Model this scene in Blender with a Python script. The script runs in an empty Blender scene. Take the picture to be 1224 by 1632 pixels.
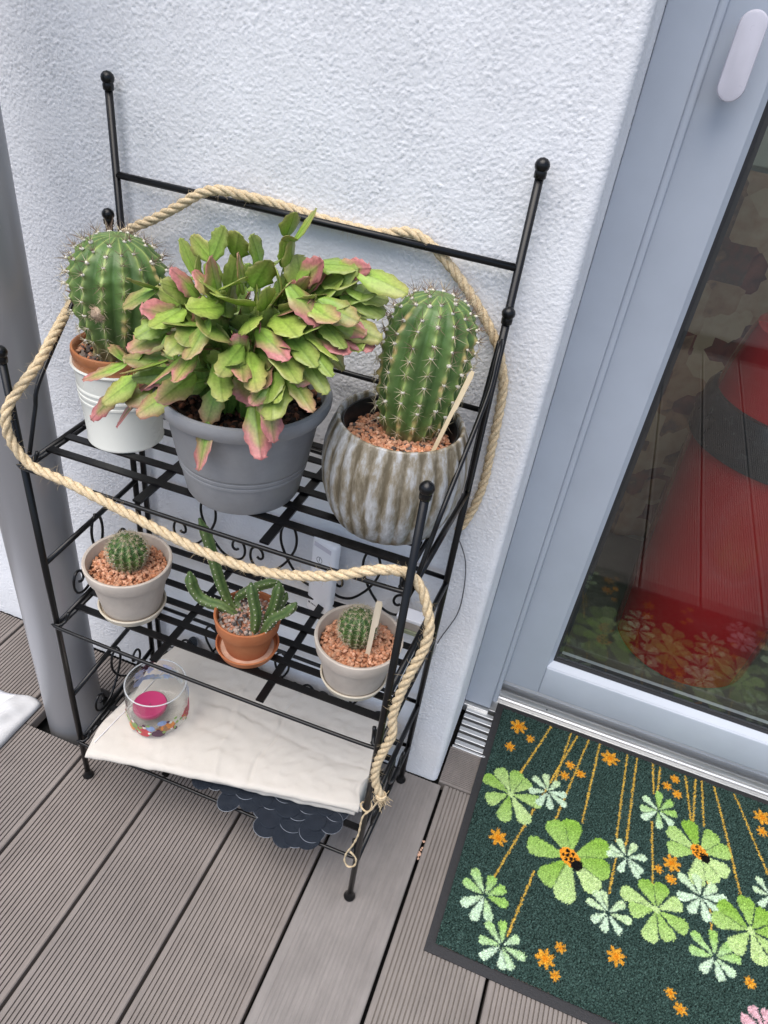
import bpy, bmesh, math, random
import numpy as np
from mathutils import Vector, Matrix, Euler

# ------------------------------------------------------------------ camera, sky, sun, exposure
SC = bpy.context.scene
COL = SC.collection
cam_d = bpy.data.cameras.new('camera'); cam = bpy.data.objects.new('camera', cam_d); COL.objects.link(cam)
SC.camera = cam
cam_d.sensor_fit = 'VERTICAL'; cam_d.sensor_height = 36.0; cam_d.lens = 1160.13*36.0/1632.0
cam_d.clip_start = 0.01; cam_d.clip_end = 500.0
YAW, PITCH, ROLL = -0.2621, -0.6362, 0.1496
fw = Vector((math.sin(YAW)*math.cos(PITCH), math.cos(YAW)*math.cos(PITCH), math.sin(PITCH)))
r0 = Vector((math.cos(YAW), -math.sin(YAW), 0)); u0 = r0.cross(fw)
rt = math.cos(ROLL)*r0 + math.sin(ROLL)*u0; up = -math.sin(ROLL)*r0 + math.cos(ROLL)*u0
cam.matrix_world = Matrix(((rt.x, up.x, -fw.x, -0.0306), (rt.y, up.y, -fw.y, -0.7926), (rt.z, up.z, -fw.z, 1.1525), (0, 0, 0, 1)))

SUN_EL, SUN_AZ = math.radians(70), math.radians(200)      # azimuth clockwise from +y (into the wall)
world = bpy.data.worlds.new('World'); SC.world = world; world.use_nodes = True
wn = world.node_tree.nodes; wl = world.node_tree.links
sky = wn.new('ShaderNodeTexSky'); sky.sky_type = 'NISHITA'; sky.sun_disc = False
sky.sun_elevation = SUN_EL; sky.sun_rotation = SUN_AZ; sky.altitude = 200; sky.air_density = 1.0; sky.dust_density = 3.0; sky.ozone_density = 1.0
wn['Background'].inputs['Strength'].default_value = 0.09
wl.new(sky.outputs[0], wn['Background'].inputs['Color'])
sun_d = bpy.data.lights.new('sun', 'SUN'); sun = bpy.data.objects.new('sun', sun_d); COL.objects.link(sun)
sun_d.energy = 1.5; sun_d.angle = math.radians(62); sun_d.color = (1.0, 0.96, 0.905)
sd = Vector((math.sin(SUN_AZ)*math.cos(SUN_EL), math.cos(SUN_AZ)*math.cos(SUN_EL), math.sin(SUN_EL)))
sun.rotation_euler = sd.to_track_quat('Z', 'Y').to_euler(); sun.location = sd*20
vs = SC.view_settings
vs.view_transform = 'Standard'; vs.look = 'None'; vs.gamma = 1.0; vs.use_curve_mapping = False
vs.exposure = 1.20

# ------------------------------------------------------------------ helpers
RNG = np.random.default_rng(7)
random.seed(7)
ORG = {}
def tag(o, label=None, cat=None, group=None, kind=None):
    if label: o['label'] = label
    if cat: o['category'] = cat
    if group: o['group'] = group
    if kind: o['kind'] = kind
    return o
def thing(name, label, cat, loc, group=None, kind=None):
    o = bpy.data.objects.new(name, None); COL.objects.link(o); o.location = loc
    o.empty_display_size = 0.02; ORG[o.name] = np.array(loc, float)
    return tag(o, label, cat, group, kind)
def org(o): return ORG.get(o.name, np.zeros(3)) if o is not None else np.zeros(3)
def link(name, me, parent=None, loc=None):
    o = bpy.data.objects.new(name, me); COL.objects.link(o)
    if parent is not None: o.parent = parent; ORG[o.name] = org(parent)
    elif loc is not None: o.location = loc; ORG[o.name] = np.array(loc, float)
    return o
def to_mesh(name, V, F, smooth=True):
    me = bpy.data.meshes.new(name); me.from_pydata([tuple(map(float, v)) for v in V], [], F); me.update()
    if smooth: me.polygons.foreach_set('use_smooth', [True]*len(me.polygons))
    return me
def obj(name, VF, mat, parent=None, smooth=True, loc=None, kind=None, cols=None):
    """one mesh object from world-space vertices"""
    V, F = VF; V = np.asarray(V, float)
    base = org(parent) if parent is not None else (np.array(loc, float) if loc is not None else np.zeros(3))
    me = to_mesh(name, V-base, F, smooth)
    if mat: me.materials.append(mat)
    if cols is not None:
        a = me.color_attributes.new('col', 'FLOAT_COLOR', 'POINT')
        c = np.ones((len(V), 4), np.float32); c[:, :3] = cols; a.data.foreach_set('color', c.ravel())
    o = link(name, me, parent, loc)
    if kind: o['kind'] = kind
    return o
def grid_mesh(name, V, nu, nv, cols=None, smooth=True):
    """V: (nu*nv,3) array, fast quads"""
    me = bpy.data.meshes.new(name)
    i = np.arange(nu*nv).reshape(nu, nv)
    q = np.stack([i[:-1, :-1], i[1:, :-1], i[1:, 1:], i[:-1, 1:]], -1).reshape(-1, 4)
    me.vertices.add(len(V)); me.vertices.foreach_set('co', np.asarray(V, np.float32).ravel())
    me.loops.add(q.size); me.loops.foreach_set('vertex_index', q.ravel().astype(np.int32))
    me.polygons.add(len(q)); me.polygons.foreach_set('loop_start', np.arange(0, q.size, 4, dtype=np.int32))
    me.polygons.foreach_set('loop_total', np.full(len(q), 4, np.int32))
    me.polygons.foreach_set('use_smooth', np.full(len(q), smooth))
    me.update(calc_edges=True); me.validate()
    if cols is not None:
        a = me.color_attributes.new('col', 'FLOAT_COLOR', 'POINT')
        c = np.ones((len(V), 4), np.float32); c[:, :3] = cols; a.data.foreach_set('color', c.ravel())
    return me
def join(parts):
    V = []; F = []; n = 0
    for v, f in parts:
        v = np.asarray(v, float); V.append(v); F += [tuple(i+n for i in q) for q in f]; n += len(v)
    return np.concatenate(V), F
def smooth_path(P, step=0.004, closed=False):
    """Catmull-Rom resampled at even spacing"""
    P = np.asarray(P, float); n = len(P)
    if closed: Q = np.concatenate([P[-1:], P, P[:2]])
    else: Q = np.concatenate([2*P[:1]-P[1:2], P, 2*P[-1:]-P[-2:-1]])
    out = []
    for i in range(len(Q)-3):
        a, b, c, d = Q[i:i+4]
        for t in np.linspace(0, 1, 24, endpoint=False):
            out.append(.5*((2*b)+(-a+c)*t+(2*a-5*b+4*c-d)*t*t+(-a+3*b-3*c+d)*t**3))
    out.append(Q[-2]); out = np.array(out)
    s = np.concatenate([[0], np.cumsum(np.linalg.norm(np.diff(out, axis=0), axis=1))])
    m = max(2, int(s[-1]/step)+1); u = np.linspace(0, s[-1], m)
    return np.stack([np.interp(u, s, out[:, k]) for k in range(3)], 1)
def frames(P):
    T = np.gradient(P, axis=0); T /= np.linalg.norm(T, axis=1)[:, None]+1e-12
    a = np.array([0, 0, 1.]) if abs(T[0][2]) < .9 else np.array([1., 0, 0])
    N = np.zeros_like(P); n = a-T[0]*(a@T[0]); N[0] = n/np.linalg.norm(n)
    for i in range(1, len(P)):
        n = N[i-1]-T[i]*(N[i-1]@T[i]); N[i] = n/(np.linalg.norm(n)+1e-12)
    return T, N, np.cross(T, N)
def tube(P, r, n=8, closed=False, cap=True):
    P = np.asarray(P, float); r = np.broadcast_to(np.asarray(r, float), (len(P),))
    if closed:
        T = np.roll(P, -1, 0)-np.roll(P, 1, 0); T /= np.linalg.norm(T, axis=1)[:, None]
        _, N, B = frames(P); N = N-T*np.sum(N*T, 1)[:, None]; N /= np.linalg.norm(N, axis=1)[:, None]; B = np.cross(T, N)
    else: T, N, B = frames(P)
    th = np.arange(n)*2*np.pi/n
    V = (P[:, None]+r[:, None, None]*(np.cos(th)[None, :, None]*N[:, None]+np.sin(th)[None, :, None]*B[:, None])).reshape(-1, 3)
    F = []; m = len(P)
    for i in range(m if closed else m-1):
        a = i*n; b = ((i+1) % m)*n
        for k in range(n):
            k2 = (k+1) % n; F.append((a+k, a+k2, b+k2, b+k))
    if cap and not closed:
        F.append(tuple(range(n-1, -1, -1))); F.append(tuple((m-1)*n+k for k in range(n)))
    return V, F
def lathe(prof, c, n=64, rad=None, axis=None, close_bottom=True):
    """prof: (r,z) list; rad(theta, j)->multiplier; around vertical axis at c"""
    th = np.arange(n)*2*np.pi/n; V = []; F = []
    for j, (r, z) in enumerate(prof):
        k = rad(th, j) if rad else 1.0
        V.append(np.stack([c[0]+r*k*np.cos(th), c[1]+r*k*np.sin(th), np.full(n, c[2]+z)], 1))
    V = np.concatenate(V); m = len(prof)
    for i in range(m-1):
        for k in range(n):
            k2 = (k+1) % n; F.append((i*n+k, i*n+k2, (i+1)*n+k2, (i+1)*n+k))
    if close_bottom: F.append(tuple(range(n-1, -1, -1)))
    return V, F
def box(x0, x1, y0, y1, z0, z1, bev=0.0, seg=2):
    bm = bmesh.new(); bmesh.ops.create_cube(bm, size=1)
    for v in bm.verts: v.co = ((x0+x1)/2+v.co.x*(x1-x0), (y0+y1)/2+v.co.y*(y1-y0), (z0+z1)/2+v.co.z*(z1-z0))
    if bev > 0: bmesh.ops.bevel(bm, geom=bm.edges[:], offset=bev, segments=seg, affect='EDGES', profile=.5)
    bm.verts.index_update()
    V = np.array([v.co[:] for v in bm.verts]); F = [tuple(v.index for v in f.verts) for f in bm.faces]; bm.free()
    return V, F
def extrude_profile(prof, a0, a1, axis):
    """closed profile polygon swept along 'x' (prof=(y,z)) or 'y' (prof=(x,z)); ends capped"""
    V = []; n = len(prof)
    for a in (a0, a1):
        for p, q in prof: V.append((a, p, q) if axis == 'x' else (p, a, q))
    F = [(k, (k+1) % n, n+(k+1) % n, n+k) for k in range(n)]
    F += [tuple(range(n-1, -1, -1)), tuple(range(n, 2*n))]
    return np.array(V), F
def fix_normals(o):
    bm = bmesh.new(); bm.from_mesh(o.data); bmesh.ops.recalc_face_normals(bm, faces=bm.faces); bm.to_mesh(o.data); bm.free()
def autosmooth(o, ang=35):
    me = o.data; bm = bmesh.new(); bm.from_mesh(me); bmesh.ops.recalc_face_normals(bm, faces=bm.faces)
    lim = math.radians(ang)
    for e in bm.edges:
        if len(e.link_faces) == 2 and e.calc_face_angle(0) > lim: e.smooth = False
    for f in bm.faces: f.smooth = True
    bm.to_mesh(me); bm.free()
    return o
ICO = None
def ico(sub=1):
    bm = bmesh.new(); bmesh.ops.create_icosphere(bm, subdivisions=sub, radius=1)
    V = np.array([v.co[:] for v in bm.verts]); F = np.array([[v.index for v in f.verts] for f in bm.faces]); bm.free(); return V, F
def band_noise(nu, nv, du, dv, lo, hi, seed):
    """band-passed noise with features between lo and hi metres"""
    r = np.random.default_rng(seed); w = r.standard_normal((nu, nv))
    fu = np.fft.fftfreq(nu, du)[:, None]; fv = np.fft.rfftfreq(nv, dv)[None, :]
    f = np.sqrt(fu*fu+fv*fv)+1e-9
    g = np.exp(-(f*lo)**2)*(1-np.exp(-(f*hi)**2))
    h = np.fft.irfft2(np.fft.rfft2(w)*g, s=(nu, nv)); return h/h.std()

# ------------------------------------------------------------------ materials
def new_mat(name):
    m = bpy.data.materials.new(name); m.use_nodes = True
    return m, m.node_tree.nodes, m.node_tree.links, m.node_tree.nodes['Principled BSDF']
def mat(name, col, rough=.5, metal=0., var=.12, scale=40., bump=0., bscale=200., spec=.5, col2=None, stretch=(1, 1, 1), coat=0., objcol=False, rvar=.1, detail=5, stain=None):
    """procedural: base colour broken up by noise, optional bump, roughness variation"""
    m, N, L, b = new_mat(name)
    tc = N.new('ShaderNodeTexCoord'); mp = N.new('ShaderNodeMapping'); mp.inputs['Scale'].default_value = stretch
    L.new(tc.outputs['Object'], mp.inputs['Vector'])
    nz = N.new('ShaderNodeTexNoise'); nz.inputs['Scale'].default_value = scale; nz.inputs['Detail'].default_value = detail; nz.inputs['Roughness'].default_value = .6
    L.new(mp.outputs[0], nz.inputs['Vector'])
    rp = N.new('ShaderNodeValToRGB'); rp.color_ramp.elements[0].position = .3; rp.color_ramp.elements[1].position = .7
    c2 = col2 if col2 else tuple(min(1, c*(1+var)) for c in col)
    c1 = col if col2 else tuple(c*(1-var) for c in col)
    rp.color_ramp.elements[0].color = (*c1, 1); rp.color_ramp.elements[1].color = (*c2, 1)
    L.new(nz.outputs['Fac'], rp.inputs['Fac'])
    src = rp.outputs['Color']
    if objcol:
        oi = N.new('ShaderNodeObjectInfo'); mx = N.new('ShaderNodeMix'); mx.data_type = 'RGBA'; mx.blend_type = 'MULTIPLY'; mx.inputs['Factor'].default_value = 1
        L.new(src, mx.inputs['A']); L.new(oi.outputs['Color'], mx.inputs['B']); src = mx.outputs['Result']
    if stain:
        tg = N.new('ShaderNodeNewGeometry'); st = N.new('ShaderNodeTexNoise'); st.inputs['Scale'].default_value = stain[0]; st.inputs['Detail'].default_value = 7; st.inputs['Roughness'].default_value = .65; L.new(tg.outputs['Position'], st.inputs['Vector'])
        sm = N.new('ShaderNodeMapRange'); sm.inputs['From Min'].default_value = .32; sm.inputs['From Max'].default_value = .62; sm.inputs['To Min'].default_value = stain[1]; sm.inputs['To Max'].default_value = stain[2]; L.new(st.outputs['Fac'], sm.inputs['Value'])
        sv = N.new('ShaderNodeVectorMath'); sv.operation = 'SCALE'; L.new(src, sv.inputs[0]); L.new(sm.outputs[0], sv.inputs['Scale']); src = sv.outputs[0]
    L.new(src, b.inputs['Base Color'])
    b.inputs['Metallic'].default_value = metal; b.inputs['Specular IOR Level'].default_value = spec
    mr = N.new('ShaderNodeMapRange'); mr.inputs['To Min'].default_value = max(.02, rough-rvar); mr.inputs['To Max'].default_value = min(1, rough+rvar)
    L.new(nz.outputs['Fac'], mr.inputs['Value']); L.new(mr.outputs[0], b.inputs['Roughness'])
    if coat: b.inputs['Coat Weight'].default_value = coat; b.inputs['Coat Roughness'].default_value = .1
    if bump:
        n2 = N.new('ShaderNodeTexNoise'); n2.inputs['Scale'].default_value = bscale; n2.inputs['Detail'].default_value = 4
        L.new(mp.outputs[0], n2.inputs['Vector'])
        bp = N.new('ShaderNodeBump'); bp.inputs['Strength'].default_value = bump; bp.inputs['Distance'].default_value = .002
        L.new(n2.outputs['Fac'], bp.inputs['Height']); L.new(bp.outputs[0], b.inputs['Normal'])
    return m
def attr_mat(name, rough=.7, var=.15, scale=300., spec=.3, bump=0., bscale=400., sss=0.):
    m, N, L, b = new_mat(name)
    at = N.new('ShaderNodeAttribute'); at.attribute_name = 'col'
    tc = N.new('ShaderNodeTexCoord'); nz = N.new('ShaderNodeTexNoise'); nz.inputs['Scale'].default_value = scale; nz.inputs['Detail'].default_value = 4
    L.new(tc.outputs['Object'], nz.inputs['Vector'])
    mr = N.new('ShaderNodeMapRange'); mr.inputs['From Min'].default_value = .3; mr.inputs['From Max'].default_value = .7; mr.inputs['To Min'].default_value = 1-var; mr.inputs['To Max'].default_value = 1+var
    L.new(nz.outputs['Fac'], mr.inputs['Value'])
    vm = N.new('ShaderNodeVectorMath'); vm.operation = 'SCALE'; L.new(at.outputs['Color'], vm.inputs[0]); L.new(mr.outputs[0], vm.inputs['Scale'])
    L.new(vm.outputs[0], b.inputs['Base Color']); b.inputs['Roughness'].default_value = rough; b.inputs['Specular IOR Level'].default_value = spec
    if sss: b.inputs['Subsurface Weight'].default_value = sss; b.inputs['Subsurface Radius'].default_value = (.004, .006, .002); b.inputs['Subsurface Scale'].default_value = .5
    if bump:
        bp = N.new('ShaderNodeBump'); bp.inputs['Strength'].default_value = bump; bp.inputs['Distance'].default_value = .001
        n2 = N.new('ShaderNodeTexNoise'); n2.inputs['Scale'].default_value = bscale; L.new(tc.outputs['Object'], n2.inputs['Vector'])
        L.new(n2.outputs['Fac'], bp.inputs['Height']); L.new(bp.outputs[0], b.inputs['Normal'])
    return m
def pane_mat(name, tint=(1, 1, 1), rough=0.0, refl=.07):
    """thin clear pane: straight-through light plus Fresnel mirror reflection"""
    m = bpy.data.materials.new(name); m.use_nodes = True; N = m.node_tree.nodes; L = m.node_tree.links; N.remove(N['Principled BSDF'])
    tr = N.new('ShaderNodeBsdfTransparent'); tr.inputs[0].default_value = (*tint, 1)
    gl = N.new('ShaderNodeBsdfGlossy'); gl.inputs['Roughness'].default_value = rough
    lw = N.new('ShaderNodeLayerWeight'); lw.inputs['Blend'].default_value = .5
    pw = N.new('ShaderNodeMath'); pw.operation = 'POWER'; pw.inputs[1].default_value = 4.2; L.new(lw.outputs['Facing'], pw.inputs[0])
    fr = N.new('ShaderNodeMath'); fr.operation = 'MULTIPLY_ADD'; fr.inputs[1].default_value = .85; fr.inputs[2].default_value = refl; L.new(pw.outputs[0], fr.inputs[0])
    tc = N.new('ShaderNodeTexCoord'); nz = N.new('ShaderNodeTexNoise'); nz.inputs['Scale'].default_value = 2.5; L.new(tc.outputs['Object'], nz.inputs['Vector'])
    bp = N.new('ShaderNodeBump'); bp.inputs['Strength'].default_value = .03; bp.inputs['Distance'].default_value = .01; L.new(nz.outputs['Fac'], bp.inputs['Height']); L.new(bp.outputs[0], gl.inputs['Normal'])
    mx = N.new('ShaderNodeMixShader'); L.new(fr.outputs[0], mx.inputs[0]); L.new(tr.outputs[0], mx.inputs[1]); L.new(gl.outputs[0], mx.inputs[2])
    L.new(mx.outputs[0], N['Material Output'].inputs['Surface'])
    return m
M = {}
M['stucco'] = mat('stucco', (.80, .805, .82), .9, var=.03, scale=14, bump=.4, bscale=330, spec=.2, stain=(3.5, .94, 1.02))
M['deck'] = mat('deck_composite', (.215, .190, .173), .75, var=.10, scale=22, stretch=(6, .7, 6), bump=.25, bscale=160, spec=.25, objcol=True, stain=(9, .86, 1.06))
M['underlay'] = mat('dark_underlay', (.012, .012, .012), .95, var=.3)
M['ground'] = mat('paving', (.16, .155, .15), .9, var=.2, scale=3, bump=.4, bscale=30)
M['frame'] = mat('grey_pvc', (.455, .495, .555), .42, var=.035, scale=4, spec=.4, stain=(7, .95, 1.02))
M['gasket'] = mat('rubber_gasket', (.02, .02, .022), .6)
M['alu'] = mat('aluminium', (.68, .68, .67), .42, metal=.85, var=.1, scale=30, stretch=(.3, 6, 6))
M['pane'] = pane_mat('window_glass', (.93, .955, .94))
M['white_plastic'] = mat('white_plastic', (.88, .88, .90), .35, var=.02, spec=.5)
M['lilac_plastic'] = mat('handle_plastic', (.64, .62, .68), .3, var=.03, spec=.5)
M['steel_grey'] = mat('grey_post_paint', (.31, .31, .32), .36, metal=.35, var=.06, scale=9, stretch=(1, 1, .15), rvar=.06)
M['black_metal'] = mat('black_powder_coat', (.0045, .0045, .005), .30, var=.2, scale=60, spec=.35, rvar=.05)
M['rope'] = mat('sisal', (.53, .40, .235), .85, col2=(.78, .64, .43), scale=420, stretch=(1, 1, 1), bump=.6, bscale=900, spec=.15)
M['grey_pot'] = mat('grey_pot_plastic', (.275, .275, .278), .5, var=.07, scale=30, spec=.35, bump=.06, bscale=300, stain=(22, .9, 1.05))
M['white_tin'] = mat('cream_enamel', (.76, .765, .70), .28, var=.02, scale=12, spec=.5)
M['glazed_terracotta'] = mat('glazed_terracotta', (.30, .105, .04), .28, col2=(.40, .17, .075), scale=25, spec=.5)
M['terracotta'] = mat('terracotta', (.42, .125, .042), .75, col2=(.50, .18, .07), scale=35, bump=.15, bscale=350)
M['pale_deposit'] = mat('lime_deposit', (.60, .38, .27), .85, var=.2, scale=60)
M['beige_clay'] = mat('beige_clay', (.55, .47, .395), .75, col2=(.63, .56, .48), scale=18, bump=.12, bscale=300, spec=.25, stain=(30, .88, 1.04))
M['cream_clay'] = mat('cream_clay', (.66, .58, .44), .75, col2=(.72, .65, .53), scale=25, bump=.1)
M['black_plastic'] = mat('black_nursery_plastic', (.015, .015, .016), .45, var=.3)
M['gravel_bed'] = mat('gravel_bed', (.30, .12, .06), .95, var=.5, scale=260, bump=.8, bscale=400)
M['soil'] = mat('potting_soil', (.035, .022, .015), .95, var=.5, scale=160, bump=.8, bscale=300)
M['gravel'] = attr_mat('gravel', .8, .2, 350, .25, .5)
M['cactus'] = attr_mat('cactus_skin', .42, .14, 120, .4, .12, 250, sss=.0)
M['areole'] = mat('areole_wool', (.66, .62, .53), .95, var=.2, scale=400)
M['spine'] = mat('cactus_spine', (.40, .31, .19), .6, col2=(.66, .58, .40), scale=90)
M['bud_wool'] = mat('bud_wool', (.36, .25, .17), .95, col2=(.52, .40, .29), scale=300, bump=.6, bscale=600)
M['dark_spine'] = mat('dark_spine', (.10, .06, .045), .6, col2=(.30, .20, .13), scale=120)
M['stapelia'] = attr_mat('succulent_skin', .45, .2, 200, .4, .2, 300)
M['stick'] = mat('bamboo_stick', (.68, .53, .32), .6, col2=(.76, .64, .43), scale=30, stretch=(6, 6, .6))
M['pale_wood'] = mat('pale_wood', (.74, .61, .42), .6, col2=(.80, .69, .52), scale=30, stretch=(6, 6, .6))
M['cloth'] = mat('cream_cotton', (.60, .56, .50), .9, var=.04, scale=8, bump=.35, bscale=1400, spec=.15)
M['cloth_stripe'] = mat('hem_thread', (.72, .70, .70), .9, var=.05)
M['towel'] = mat('white_fabric', (.72, .72, .75), .8, var=.05, scale=18, bump=.5, bscale=60)
M['towel_hem'] = mat('grey_hem_fabric', (.52, .52, .52), .8, var=.04, scale=20)
M['red'] = mat('red_lacquer', (.36, .010, .013), .18, var=.05, scale=8, coat=.5)
M['dark_band'] = mat('dark_band', (.02, .022, .026), .25, var=.3)
M['chrome'] = mat('bright_metal', (.7, .7, .7), .2, metal=1., var=.05)
M['inside_floor'] = mat('inside_floor', (.10, .10, .085), .45, var=.3, scale=6)
M['inside_wall'] = mat('inside_wall', (.42, .35, .27), .9, var=.2, scale=5)
M['cream_paint'] = mat('cream_paint', (.45, .46, .36), .5, var=.05)
M['paper'] = mat('paper', (.6, .6, .58), .8, var=.05)
M['candle'] = mat('magenta_wax', (.46, .035, .13), .35, var=.06, scale=30, spec=.5)
M['ink'] = mat('grey_ink', (.10, .10, .11), .7, var=.1)
M['cable_grey'] = mat('cable_grey', (.11, .11, .12), .5, var=.1)
M['cable_white'] = mat('cable_white', (.7, .7, .7), .5, var=.05)
M['rubber'] = mat('mat_rubber_edge', (.022, .022, .024), .75, var=.2, scale=200, bump=.5, bscale=500)
M['carpet'] = attr_mat('mat_pile', .95, .35, 900, .05, .6, 700)
M['olive'] = mat('olive_card', (.32, .34, .22), .8, var=.1)
M['tan_box'] = mat('tan_plastic', (.42, .37, .32), .5, var=.08, scale=60)

ROPE=[(-0.1214,-0.2580,0.3006),(-0.1324,-0.2590,0.3300),(-0.1346,-0.2590,0.3625),(-0.1294,-0.2580,0.3968),(-0.1236,-0.2570,0.4300),(-0.1275,-0.2560,0.4621),(-0.1244,-0.2540,0.5011),(-0.1180,-0.2520,0.5396),(-0.1103,-0.2480,0.5749),(-0.1093,-0.2450,0.6016),(-0.1153,-0.2420,0.6240),(-0.1272,-0.2380,0.6468),(-0.1424,-0.2380,0.6613),(-0.1566,-0.2450,0.6669),(-0.1800,-0.2550,0.6650),(-0.2258,-0.2570,0.6395),(-0.2993,-0.2550,0.6132),(-0.3693,-0.2550,0.6110),(-0.4242,-0.2560,0.6209),(-0.4714,-0.2570,0.6313),(-0.5444,-0.2570,0.6461),(-0.5694,-0.2570,0.6487),(-0.5992,-0.2560,0.6543),(-0.6174,-0.2560,0.6778),(-0.6217,-0.2540,0.7007),(-0.6219,-0.2460,0.7167),(-0.6185,-0.2300,0.7315),(-0.6153,-0.2000,0.7507),(-0.6243,-0.1600,0.7678),(-0.6407,-0.1100,0.7816),(-0.6495,-0.0600,0.8038),(-0.6321,-0.0350,0.8363),(-0.6059,-0.0300,0.8619),(-0.5709,-0.0300,0.8816),(-0.5380,-0.0300,0.9018),(-0.5064,-0.0290,0.9230),(-0.4810,-0.0280,0.9318),(-0.4548,-0.0180,0.9290),(-0.4206,-0.0075,0.9250),(-0.3739,-0.0065,0.9206),(-0.3277,-0.0065,0.9185),(-0.2900,-0.0075,0.9199),(-0.2603,-0.0120,0.9285),(-0.2379,-0.0120,0.9234),(-0.2141,-0.0110,0.9081),(-0.1886,-0.0100,0.8860),(-0.1615,-0.0090,0.8579),(-0.1393,-0.0075,0.8280),(-0.1272,-0.0070,0.7999),(-0.1216,-0.0070,0.7814),(-0.1187,-0.0070,0.7446),(-0.1176,-0.0080,0.6968),(-0.1166,-0.0080,0.6500),(-0.1206,-0.0090,0.6093),(-0.1285,-0.0120,0.5792),(-0.1352,-0.0170,0.5663)]
TAIL=[(-0.1207,-0.2620,0.3069),(-0.1295,-0.2620,0.2717),(-0.1392,-0.2620,0.2468),(-0.1407,-0.2620,0.2016),(-0.1459,-0.2620,0.1697),(-0.1528,-0.2620,0.1424),(-0.1536,-0.2620,0.1207),(-0.1467,-0.2620,0.1100),(-0.1379,-0.2620,0.1205),(-0.1380,-0.2620,0.1398),(-0.1478,-0.2620,0.1513)]
CABLE=[(-0.1365,-0.0080,0.5551),(-0.1232,-0.0080,0.5326),(-0.1139,-0.0080,0.5079),(-0.1079,-0.0080,0.4629),(-0.1087,-0.0080,0.4124),(-0.1252,-0.0080,0.3512),(-0.1295,-0.0080,0.3169),(-0.1473,-0.0080,0.2861),(-0.1642,-0.0080,0.2717)]
FLOWERS=[(0.1768,-0.0472,0.0731,0,1),(0.3881,0.0564,0.0597,0,1),(0.0577,0.0266,0.0535,0,0),(0.1204,0.0611,0.0355,2,0),(0.0579,-0.1657,0.0408,1,0),(0.0992,-0.2281,0.0350,1,0),(0.2678,-0.0061,0.0329,2,0),(0.2467,-0.1131,0.0342,2,0),(0.3154,0.1074,0.0364,1,0),(0.3211,-0.0756,0.0530,0,0),(0.3906,-0.0241,0.0422,2,0),(0.4118,-0.1128,0.0384,1,0),(0.4685,-0.0469,0.0579,0,0),(0.5028,0.0269,0.0297,2,0),(0.4810,-0.1871,0.0319,3,0)]
STARS=[(0.0422,0.1780,0.0172),(0.0690,0.1602,0.0090),(0.0364,0.1264,0.0106),(0.1505,0.1341,0.0104),(0.1440,0.1073,0.0102),(0.1720,0.1233,0.0097),(0.2206,0.1817,0.0180),(0.0560,-0.0611,0.0162),(0.3414,0.1895,0.0101),(0.3278,0.1680,0.0099),(0.3475,0.1576,0.0098),(0.3422,0.0151,0.0161),(0.3212,-0.0045,0.0084),(0.3418,-0.0147,0.0098),(0.1640,-0.2203,0.0155),(0.1834,-0.1954,0.0092),(0.1824,-0.2369,0.0088),(0.2656,-0.1736,0.0151),(0.3472,-0.1930,0.0089),(0.3629,-0.2089,0.0099),(0.4625,-0.1301,0.0094),(0.4989,0.1764,0.0171),(0.4971,0.1453,0.0111)]
STEMS=[(0.1023,0.2064,0.0641,0.0706),(0.1416,0.2070,0.1278,0.0780),(0.1539,0.2057,0.0579,-0.1563),(0.1767,0.2072,0.1417,0.0086),(0.1983,0.2089,0.1875,0.0252),(0.2514,0.2061,0.2478,0.0160),(0.2507,-0.0147,0.2458,-0.0820),(0.2699,0.2079,0.2643,0.0018),(0.3001,0.2071,0.3052,0.1402),(0.3139,0.2049,0.3115,0.1462),(0.3050,0.0806,0.3133,-0.0381),(0.3606,0.2067,0.3759,0.0896),(0.3797,0.2070,0.3759,0.0952),(0.3915,0.2079,0.3951,0.1095),(0.4139,0.2073,0.4555,0.0015),(0.4508,0.2052,0.5008,0.0638),(0.1238,-0.0959,0.1041,-0.2111),(0.3827,0.0225,0.3829,-0.0029),(0.3997,0.0299,0.4019,0.0029),(0.4039,-0.0280,0.4067,-0.0778)]
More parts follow.
